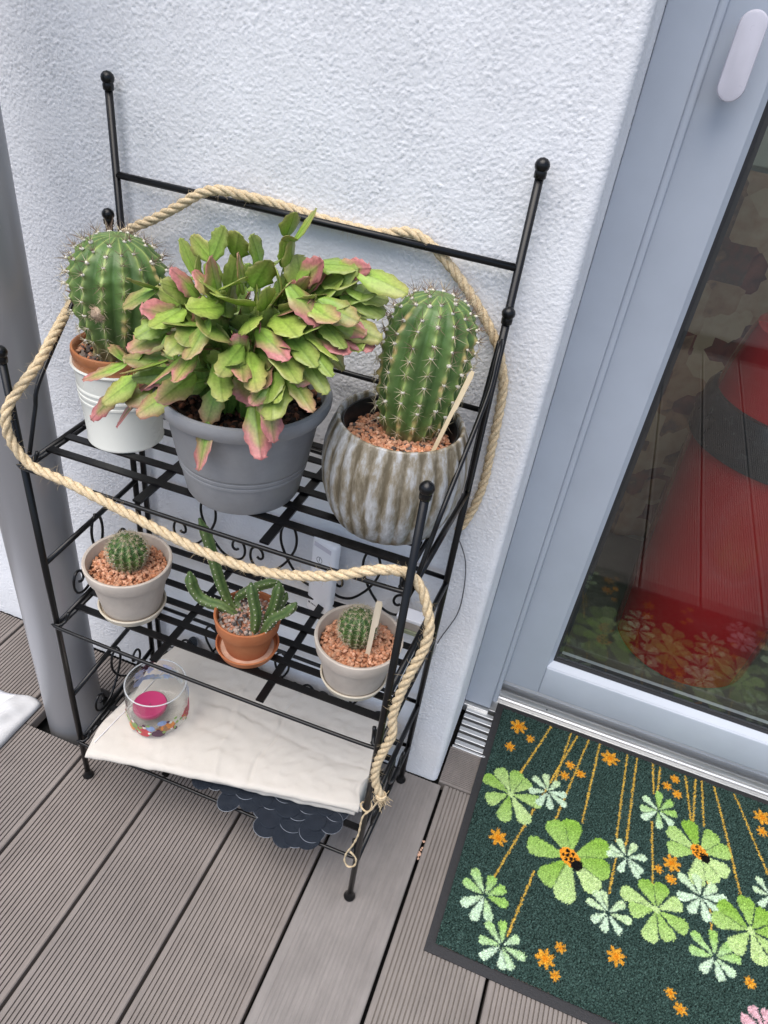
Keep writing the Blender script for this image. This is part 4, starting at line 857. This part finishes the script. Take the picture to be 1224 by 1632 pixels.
# ------------------------------------------------------------------ white device leaning at the back of the middle shelf
dev = thing('white_device', 'upright white plastic device with small grey print behind the middle shelf pots', 'device', (-.310, -.034, .372))
dz0, dz1, dw = .352, .492, .0225
Vd, Fd = box(-dw, dw, -.0085, .0085, dz0-.422, dz1-.422, .006, 4)
tm = np.array(Matrix.Translation((-.3115, -.034, .422)) @ Matrix.Rotation(-.05, 4, 'X') @ Matrix.Rotation(-.35, 4, 'Z'))
def TV(V): V = np.c_[np.asarray(V), np.ones(len(V))]; return (V @ tm.T)[:, :3]
dbody = autosmooth(obj('body', (TV(Vd), Fd), M['white_plastic'], dev), 30)
ring = lambda cx, cz, r: tube([(cx+r*math.cos(t), -.0087, cz+r*math.sin(t)) for t in np.linspace(0, 6.1, 22)], .00035, 5)
V, F = join([ring(-.004, .034, .0052), tube([(-.004, -.0087, .032), (-.004, -.0087, .0375)], .0004, 5), tube([(-.0045, -.0087, .0245), (-.0035, -.0087, .0255)], .0006, 5)]); obj('power_symbol', (TV(V), F), M['ink'], dbody)
parts = [box(-.0165, -.0135, -.0089, -.0085, -.0548, -.0518)]
for i, x in enumerate((-.0115, -.0095, -.0080, -.0060, -.0040, -.0020)):
    h = .0022 if i % 2 == 0 else .0017; parts.append(box(x, x+.0011, -.0089, -.0085, -.0545, -.0545+h))
V, F = join(parts); obj('lettering', (TV(V), F), M['ink'], dbody, smooth=False)
V, F = box(-.0165, .0165, -.0091, -.0083, .0545, .062, .0003, 1); obj('recess', (TV(V), F), M['lilac_plastic'], dbody, smooth=False)
# little boxes stacked at the back right
bx = thing('small_box', 'small tan and clear box half hidden behind the right beige pot', 'box', (-.168, -.036, SH2(-.168)))
z = SH2(-.168)
obj('base_tray', box(-.190, -.148, -.050, -.024, z, z+.008, .001, 1), M['olive'], bx, smooth=False)
obj('box_body', box(-.188, -.150, -.048, -.026, z+.008, z+.022, .0015, 2), M['tan_box'], bx, smooth=False)
obj('box_lid', box(-.189, -.149, -.049, -.025, z+.0225, z+.029, .0015, 2), M['white_plastic'], bx, smooth=False)

# ------------------------------------------------------------------ folded cloth on the bottom shelf
cz = SH3(-.38)
def cloth_layer(x0, x1, y0, y1, z0, th, seed, amp, edge_skew, droop):
    """one folded layer: closed rounded slab with soft wrinkles; the front is a rolled fold"""
    nu, nv = 190, 26; g = np.random.default_rng(seed)
    u = np.linspace(0, 1, nu)
    ring = []                                                # cross-section in (y, z): up the front fold, back over the top, down, under
    a = np.linspace(-math.pi/2, math.pi/2, 9)
    for t in a: ring.append((y0+th/2-th/2*math.cos(t), th/2+th/2*math.sin(t)))
    for y in np.linspace(y0+th/2, y1, 60)[1:]: ring.append((y, th))
    for t in a[1:]: ring.append((y1+.003*math.cos(t-0)*0, th/2-th/2*math.sin(t)))
    for y in np.linspace(y1, y0+th/2, 12)[1:-1]: ring.append((y, 0.0))
    ring = np.array(ring); m = len(ring); V = np.zeros((nu, m, 3))
    w1 = band_noise(nu, m, .004, .008, .05, .16, seed+1); w2 = band_noise(nu, m, .004, .008, .022, .06, seed+2)
    w2 = np.maximum(w2-.9, 0)*1.6
    for i, uu in enumerate(u):
        xx = x0+(x1-x0)*uu
        topw = np.clip(ring[:, 1]/th, 0, 1)
        yf = ring[:, 0]+edge_skew*(uu-.5)*(1-(ring[:, 0]-y0)/(y1-y0)); 
        V[i, :, 0] = xx+.004*np.sin(ring[:, 0]*60+seed)*(1 if .02 < uu < .98 else 1.4)
        V[i, :, 1] = yf+.0006*w1[i]
        V[i, :, 2] = z0+ring[:, 1]*(1-.12*math.exp(-((1-uu)/.02)**2)-.12*math.exp(-(uu/.02)**2))+amp*topw*(w1[i]*.7+w2[i]*.35)+amp*.5*topw*np.maximum(0, np.sin(uu*7+ring[:, 0]*11))**6*2-.0016*topw*math.exp(-((uu-.60-.10*0)/.006)**2)-.0012*topw*np.exp(-((ring[:, 0]+.135-.02*math.sin(uu*5))/.004)**2)+.0010*topw*np.exp(-((uu-.36+ring[:, 0]*.5)/.010)**2)-droop*np.exp(-((ring[:, 0]-y0)/.03)**2)*topw
    idx = np.arange(nu*m).reshape(nu, m); F = []
    for i in range(nu-1):
        for k in range(m): F.append((idx[i, k], idx[i+1, k], idx[i+1, (k+1) % m], idx[i, (k+1) % m]))
    F.append(tuple(idx[0])); F.append(tuple(idx[-1][::-1]))
    return V.reshape(-1, 3), [tuple(int(q) for q in f) for f in F]
cl = thing('folded_cloth', 'cream cloth folded flat on the bottom shelf', 'cloth', (-.375, -.14, cz))
def skew(VF, sh):
    V, F = VF; V = V.copy(); V[:, 1] += sh*(V[:, 0]+.375); return V, F
for i, (x0, x1, y0, y1, zz_, th, am, sk) in enumerate(((-.560, -.172, -.228, -.040, cz+.007, .011, .0005, .07), (-.577, -.163, -.230, -.033, cz+.0165, .009, .0006, .08), (-.581, -.166, -.240, -.030, cz+.0245, .0165, .0006, .088))):
    o = obj('fold', cloth_layer(x0, x1, y0, y1, zz_, th, 40+i*7, am, sk, .003 if i == 2 else 0), M['cloth'], cl); fix_normals(o)
ctop = cz+.0425
for yoff in (.0,):
    P = smooth_path([(-.574, -.262, ctop-.003), (-.569, -.22, ctop-.0005), (-.563, -.15, ctop-.0005), (-.560, -.09, ctop-.0005)], .01); obj('hem_line', tube(P, .0009, 6), M['cloth_stripe'], cl)

# ------------------------------------------------------------------ garland of dark translucent discs under the cloth
m, N, L, b = new_mat('smoky_disc'); b.inputs['Base Color'].default_value = (.055, .066, .085, 1); b.inputs['Roughness'].default_value = .25; b.inputs['Specular IOR Level'].default_value = .4
tc = N.new('ShaderNodeTexCoord'); nz = N.new('ShaderNodeTexNoise'); nz.inputs['Scale'].default_value = 60; L.new(tc.outputs['Object'], nz.inputs['Vector'])
rp = N.new('ShaderNodeValToRGB'); rp.color_ramp.elements[0].color = (.014, .018, .026, 1); rp.color_ramp.elements[1].color = (.034, .042, .056, 1); L.new(nz.outputs['Fac'], rp.inputs[0]); L.new(rp.outputs[0], b.inputs['Base Color'])
tr = N.new('ShaderNodeBsdfTransparent'); tr.inputs[0].default_value = (.40, .45, .52, 1); mx = N.new('ShaderNodeMixShader'); mx.inputs[0].default_value = .22; L.new(b.outputs[0], mx.inputs[1]); L.new(tr.outputs[0], mx.inputs[2]); L.new(mx.outputs[0], N['Material Output'].inputs['Surface'])
M['disc'] = m
m, N, L, b = new_mat('disc_rim'); b.inputs['Base Color'].default_value = (.22, .24, .27, 1); b.inputs['Roughness'].default_value = .25; b.inputs['Metallic'].default_value = .3; M['disc_rim'] = m
dg = thing('disc_garland', 'heap of overlapping smoky blue-grey discs under the cream cloth', 'garland', (-.30, -.22, cz)); dgo = Vector(org(dg))
DR = .0185
dv_, df_ = lathe([(DR-.0004, -.0005), (DR, 0), (DR-.0004, .0005), (.0002, .0006)], (0, 0, 0), 28); disc_me = to_mesh('disc', dv_, df_, False); disc_me.materials.append(M['disc'])
rv_, rf_ = tube([(DR*math.cos(t), DR*math.sin(t), 0) for t in np.linspace(0, 2*math.pi, 28, endpoint=False)], .00042, 4, closed=True); rim_me = to_mesh('disc_rim', rv_, rf_); rim_me.materials.append(M['disc_rim'])
g = np.random.default_rng(77); spots = []
for row in range(4):
    for k in range(10):
        x = -.420+k*.0228+row*.008; y = -.247+row*.019+(x+.30)*.05
        lim = -.222-(x+.25)**2*2.2*0
        front = -.246 if -.29 < x < -.205 else (-.246+abs(x+.2475)*.22-.008)
        if y < front-.002 or x > -.188 or x < -.43: continue
        spots.append((x+.004*g.standard_normal(), y-.010+.003*g.standard_normal(), row))
for x in (-.585, -.560, -.535, -.505, -.40, -.375, -.35, -.27, -.248, -.225): spots.append((x, -.035+.006*g.standard_normal(), 5))
for i, (x, y, row) in enumerate(spots):
    zd = cz+.0022+.0011*(i % 2)+.0016*row
    if row == 5: zd = cz+.020+.004*(i % 2); rx = -.9
    else: rx = .02+.035*g.standard_normal()
    s = .85+.25*g.random(); o = link('disc', disc_me, dg)
    o.matrix_local = Matrix.Translation(Vector((x, y, zd))-dgo) @ Euler((rx, .04*g.standard_normal(), g.random()*3)).to_matrix().to_4x4() @ Matrix.Diagonal((s, s*(.85+.2*g.random()), 1, 1))
    if i % 2 == 0: link('disc_rim', rim_me, o)

# ------------------------------------------------------------------ glass bowl with a floating candle
BC = (-.5165, -.1780); bz = ctop+.0005; BRr = .0475; BH = .076
bowl = thing('glass_bowl', 'round clear glass bowl painted with fruit, standing on the cream cloth', 'bowl', (*BC, bz))
m = pane_mat('bowl_glass', (.975, .98, .98), .0, .03); M['bowl_glass'] = m
autosmooth(obj('glass', lathe([(.0005, .0015), (BRr*.85, .0008), (BRr*.955, .003), (BRr, .010), (BRr, .05), (BRr*.985, BH-.004), (BRr*.975, BH), (BRr*.955, BH+.0008), (BRr*.945, BH-.002), (BRr*.955, .05), (BRr*.965, .011), (BRr*.92, .006), (.0005, .005)], (*BC, bz), 72, close_bottom=False), M['bowl_glass'], bowl), 60)
m, N, L, b = new_mat('glass_rim'); b.inputs['Base Color'].default_value = (.75, .77, .77, 1); b.inputs['Roughness'].default_value = .08; b.inputs['Alpha'].default_value = .55; M['glass_rim'] = m
obj('rim', tube([(BC[0]+BRr*.965*math.cos(t), BC[1]+BRr*.965*math.sin(t), bz+BH) for t in np.linspace(0, 6.2832, 72, endpoint=False)], .0011, 8, closed=True), M['glass_rim'], bowl)
PAINT = {'red': (.45, .035, .05), 'orange': (.60, .20, .03), 'rose': (.55, .06, .12), 'plum': (.07, .02, .05), 'blue': (.22, .30, .50), 'green': (.22, .34, .09), 'cream': (.66, .66, .58), 'ice': (.50, .58, .72), 'brown': (.30, .14, .06)}
for k, c_ in PAINT.items(): M['paint_'+k] = mat('glass_paint_'+k, c_, .35, var=.25, scale=120, spec=.5)
def decal(kind, ang, z, w, h, out=1.012, wob=0., seed=0):
    """curved patch of glass paint lying on the bowl's wall"""
    n = 18; g = np.random.default_rng(seed); V = [(0, 0)]
    for k in range(n):
        t = 2*math.pi*k/n; q = 1+wob*g.standard_normal(); V.append((w*q*math.cos(t), h*q*math.sin(t)))
    P3_ = []
    for u, v in V:
        a = ang+u/BRr; bulge = .0010*(1 if (u, v) == (0, 0) else 0); rr = BRr*out+bulge*(1 if out > 1 else -1); P3_.append((BC[0]+rr*math.cos(a), BC[1]+rr*math.sin(a), bz+max(.0035, z+v)))
    F = [(0, 1+k, 1+(k+1) % n) for k in range(n)]
    obj('painted_fruit', (P3_, F), M['paint_'+kind], bowl)
g = np.random.default_rng(3)
af = -math.pi/2+.25                                           # direction towards the viewer
FR_ = [('orange', -.62, .010, .0050, .0048), ('red', -.15, .012, .0085, .0075), ('plum', .35, .010, .0070, .0050), ('brown', .62, .020, .0095, .0065), ('orange', .66, .021, .0075, .0055), ('blue', .12, .021, .0045, .0045), ('blue', .50, .030, .0050, .0040), ('green', -.42, .019, .003, .0040), ('red', 1.45, .020, .0060, .0090), ('rose', 1.75, .022, .0055, .0090), ('orange', 1.35, .016, .0040, .0060), ('red', -1.35, .018, .0040, .0060), ('orange', -1.15, .014, .0035, .0045)]
for i, (k, a, z_, w, h) in enumerate(FR_): decal(k, af+a, z_*1.15, w*1.5, h*1.5, 1.012+.002*(i % 3), .06, i)
for i in range(34):
    a = -1.5+3.3*g.random(); z_ = .006+.022*g.random(); decal(['cream', 'green', 'red', 'cream', 'plum', 'green'][i % 6], af+a, z_*1.3, .0028, .0028, 1.018, .1, 50+i)
for i in range(16):
    decal('green', af-.95+.05*i, .030-.0012*i, .0018, .0030, 1.016, .1, 90+i)
for i in range(26):                                           # pale cloud-like paint on the far wall
    a = math.pi/2+.15+1.15*(g.random()-.5)*2; decal('ice' if i % 5 else 'cream', a, .030+.028*g.random(), .006+.005*g.random(), .004+.003*g.random(), 1.01, .22, 130+i)
can = thing('floating_candle', 'magenta round candle lying inside the glass bowl', 'candle', (BC[0]-.010, BC[1]-.006, bz+.006))
autosmooth(obj('wax', lathe([(.010, .0), (.019, .003), (.0245, .009), (.0265, .015), (.0262, .0185), (.0245, .020), (.022, .0195), (.0005, .017)], (BC[0]-.010, BC[1]-.006, bz+.0065), 40), M['candle'], can), 50)
obj('wick', tube([(BC[0]-.010, BC[1]-.006, bz+.022), (BC[0]-.0095, BC[1]-.0065, bz+.027)], .0006, 5), M['ink'], can)

# ------------------------------------------------------------------ white fabric at the left edge of the deck
nu, nv = 90, 60; uu, vv = np.meshgrid(np.linspace(0, 1, nu), np.linspace(0, 1, nv), indexing='ij')
w1 = band_noise(nu, nv, .004, .006, .03, .10, 61); w2 = band_noise(nu, nv, .004, .006, .010, .035, 62)
ex = np.minimum(np.minimum(uu, 1-uu)/.10, np.minimum(vv, 1-vv)/.14); thk = np.sqrt(np.clip(ex, 0, 1))
X = -1.16+.372*uu; Y = -.56+.410*vv+.012*np.sin(uu*14)*vv-.02*np.clip((uu-.86)/.14, 0, 1)**2*(vv > .5)*(vv-.5)*2
Zt = .004+.020*thk+.004*w1*thk+.002*w2*thk*(1-np.clip((uu-.80)/.06, 0, 1))
me = grid_mesh('fabric', np.stack([X, Y, Zt], -1).reshape(-1, 3), nu, nv); me.materials.append(M['towel']); me.materials.append(M['towel_hem'])
mi = np.zeros((nu-1, nv-1), np.int32); mi[int(nu*.845):, :] = 1; me.polygons.foreach_set('material_index', mi.ravel())
tw_ = link('white_fabric', me); tag(tw_, 'crumpled white fabric with a grey hem lying on the deck by the grey post', 'fabric')
md = tw_.modifiers.new('solid', 'SOLIDIFY'); md.thickness = .0035; md.offset = -1

# ------------------------------------------------------------------ door mat
MX0, MX1, MY0, MY1 = -.0085, .7415, -.2775, .2225
dm = thing('door_mat', 'dark green door mat with light green flowers and orange stars in front of the door', 'mat', (.36, -.03, .004))
def matmesh():
    d = .00135; bw = .0135
    xs = np.arange(MX0+bw, MX1-bw, d); ys = np.arange(MY0+bw, MY1-bw, d); nx, ny = len(xs), len(ys)
    Xg, Yg = np.meshgrid(xs, ys, indexing='ij'); g = np.random.default_rng(4)
    jx = Xg+.0007*g.standard_normal(Xg.shape); jy = Yg+.0007*g.standard_normal(Xg.shape)      # tuft-ragged outlines
    base = np.array((.030, .056, .048)); C = np.ones((nx, ny, 3))*base
    lum = np.clip(1+.42*band_noise(nx, ny, d, d, .0022, .006, 14)+.35*g.standard_normal((nx, ny)), .18, 2.4); C *= lum[..., None]
    pale = g.random((nx, ny)) < .05; C[pale] = (.075, .125, .11)
    def seg(x0, y0, x1, y1, w, col):
        dx, dy = x1-x0, y1-y0; Lq = math.hypot(dx, dy); t = np.clip(((jx-x0)*dx+(jy-y0)*dy)/Lq**2, 0, 1)
        dd = np.hypot(jx-x0-t*dx, jy-y0-t*dy); m_ = dd < w*(.75+.35*np.sin(t*Lq/.0045*2*np.pi)*.6+.25); C[m_] = np.array(col)*(.75+.5*g.random((m_.sum(), 1)))
    def stars(lst):
        for x, y, r in lst:
            a0 = g.random()*6; rr = np.hypot(jx-x, jy-y); an = np.arctan2(jy-y, jx-x)
            m_ = rr < r*(.42+.58*np.abs(np.cos((an-a0)*3.5))**1.2); C[m_] = np.array((.62, .31, .035))*(.7+.5*g.random((m_.sum(), 1)))
            m_ &= rr < r*.3; C[m_] = np.array((.58, .22, .015))
    for s in STEMS+MORE_STEMS: seg(*s, .0015, (.52, .34, .06))
    for x, y, r, typ, bug in FLOWERS+MORE_FLOWERS:
        npet = 8 if r > .03 else 7; a0 = g.random()*6.28; rr = np.hypot(jx-x, jy-y); an = np.arctan2(jy-y, jx-x)
        best = np.zeros_like(rr)
        for k in range(npet):
            a = a0+k*2*np.pi/npet+.12*g.standard_normal(); Lp = r*(.86+.26*g.random()); u_ = (jx-x)*math.cos(a)+(jy-y)*math.sin(a); v_ = -(jx-x)*math.sin(a)+(jy-y)*math.cos(a)
            wd = (.30 if typ in (0, 3) else .235)*r*np.clip(u_/Lp, 0, 1)**.75*np.sqrt(np.clip(1-((u_/Lp-.72)/.30)**2*(u_/Lp > .72), 0, 1))*(1.0)
            gap = np.abs(v_) < u_*math.tan(math.pi/npet)*.93-.0010
            m_ = (u_ > 0) & (u_ < Lp) & gap & (np.abs(v_) < wd)
            tx = np.clip(rr/r, 0, 1); yy = np.clip((y-jy)/r*.5+.5, 0, 1)
            g1 = np.array((.24, .42, .065)); g2 = np.array((.47, .61, .28)); wv = np.array((.52, .66, .50)); pkc = np.array((.62, .40, .44))
            k2 = np.clip(yy*1.15-.1+.25*g.standard_normal(), 0, 1)
            if typ == 0: col = g1*(1-k2[..., None])+g2*k2[..., None]
            elif typ == 1: k3 = np.clip(k2+.15, 0, 1)[..., None]; col = g1*1.15*(1-k3)+wv*k3
            elif typ == 2: k3 = np.clip(k2+.45, 0, 1)[..., None]; col = g2*(1-k3)+wv*k3
            else: col = np.ones_like(C)*pkc
            C[m_] = (col*(.72+.5*g.random((nx, ny)))[..., None])[m_]
            dk = (np.abs(np.abs(v_)-wd) < .0011) & (u_ > .15*Lp) & (u_ < Lp*.75) & (rr < r*.8); C[dk] = C[dk]*.45+base*.5
        if typ == 0 and not bug:
            m_ = rr < r*.10; C[m_] = g2
        if bug:
            e = ((jx-x)*.8-(jy-y)*.6); f_ = ((jx-x)*.6+(jy-y)*.8); m_ = (e/(r*.27))**2+(f_/(r*.20))**2 < 1; C[m_] = (.72, .30, .03)
            hd_ = ((e-r*.22)/(r*.12))**2+(f_/(r*.15))**2 < 1; C[hd_] = (.008, .008, .008)
            for sx2, sy2 in ((-.14, .08), (-.02, .11), (.09, .07), (-.14, -.08), (-.02, -.11), (.09, -.07), (-.07, 0), (.04, .0)):
                q = np.hypot(e-sx2*r, f_-sy2*r) < r*.042; C[q] = (.008, .008, .008)
    stars(STARS+MORE_STARS)
    Z = .0068+.0022*g.random((nx, ny))+.0008*band_noise(nx, ny, d, d, .003, .012, 8)+.0012*band_noise(nx, ny, d, d, .08, .3, 9)*.5
    V = np.stack([Xg+.0003*g.standard_normal(Xg.shape), Yg+.0003*g.standard_normal(Xg.shape), Z], -1).reshape(-1, 3)-org(dm)
    return grid_mesh('pile', V, nx, ny, C.reshape(-1, 3), smooth=False)
MORE_FLOWERS = [(.60, .10, .060, 0, 1), (.57, -.14, .055, 1, 0), (.66, -.03, .055, 3, 0), (.69, .14, .045, 2, 0), (.54, .135, .035, 2, 0), (.64, -.20, .05, 0, 0), (.70, -.12, .035, 2, 0)]
MORE_STEMS = [(.54, .207, .54, .16), (.60, .207, .60, .13), (.66, .207, .66, .0), (.69, .207, .69, .16), (.575, .207, .57, -.10)]
MORE_STARS = [(.57, .03, .016), (.63, .17, .015), (.71, .05, .016), (.60, -.22, .014), (.53, -.20, .015)]
me = matmesh(); me.materials.append(M['carpet']); link('pile', me, dm)
def rim_ring():
    ins = .0145; outer = [(MX0, MY0), (MX1, MY0), (MX1, MY1), (MX0, MY1)]; inner = [(MX0+ins, MY0+ins), (MX1-ins, MY0+ins), (MX1-ins, MY1-ins), (MX0+ins, MY1-ins)]
    V = [(x, y, .0012) for x, y in outer]+[(x, y, .0030) for x, y in outer]+[(x, y, .0042) for x, y in inner]+[(x, y, .0012) for x, y in inner]
    F = [(a+k, a+(k+1) % 4, b_+(k+1) % 4, b_+k) for a, b_ in ((0, 4), (4, 8), (8, 12), (12, 0)) for k in range(4)]
    return V, F
o = obj('rubber_edge', rim_ring(), M['rubber'], dm, smooth=False); fix_normals(o)

# grit lodged in the gap between two boards
gr = []
for i in range(12):
    gr.append((IV*(.0016+.0012*RNG.random())*(1+.2*RNG.standard_normal((len(IV), 1)))+np.array([X0+.001*RNG.standard_normal(), -.105-.045*RNG.random(), -.004]), [tuple(int(q) for q in f) for f in IF]))
o = obj('grit', join(gr), M['pale_deposit'], None, smooth=False, kind='stuff'); tag(o, 'few pale grit crumbs in the gap between two deck boards', 'grit')

GROUPS = {'saucer': 'saucers on the middle shelf', 'plant label': 'sticks in the cactus pots'}
for o in list(COL.objects):
    if o.parent is None and o.get('category') in GROUPS: o['group'] = GROUPS[o['category']]
    if o.parent is None and o.get('category') == 'cactus': o['group'] = 'ball cacti on the middle shelf' if 'small ball' in o['label'] else 'barrel cacti on the top shelf'
    if o.parent is None and o.get('category') == 'pot' and 'beige' in o['label']: o['group'] = 'beige clay pots'
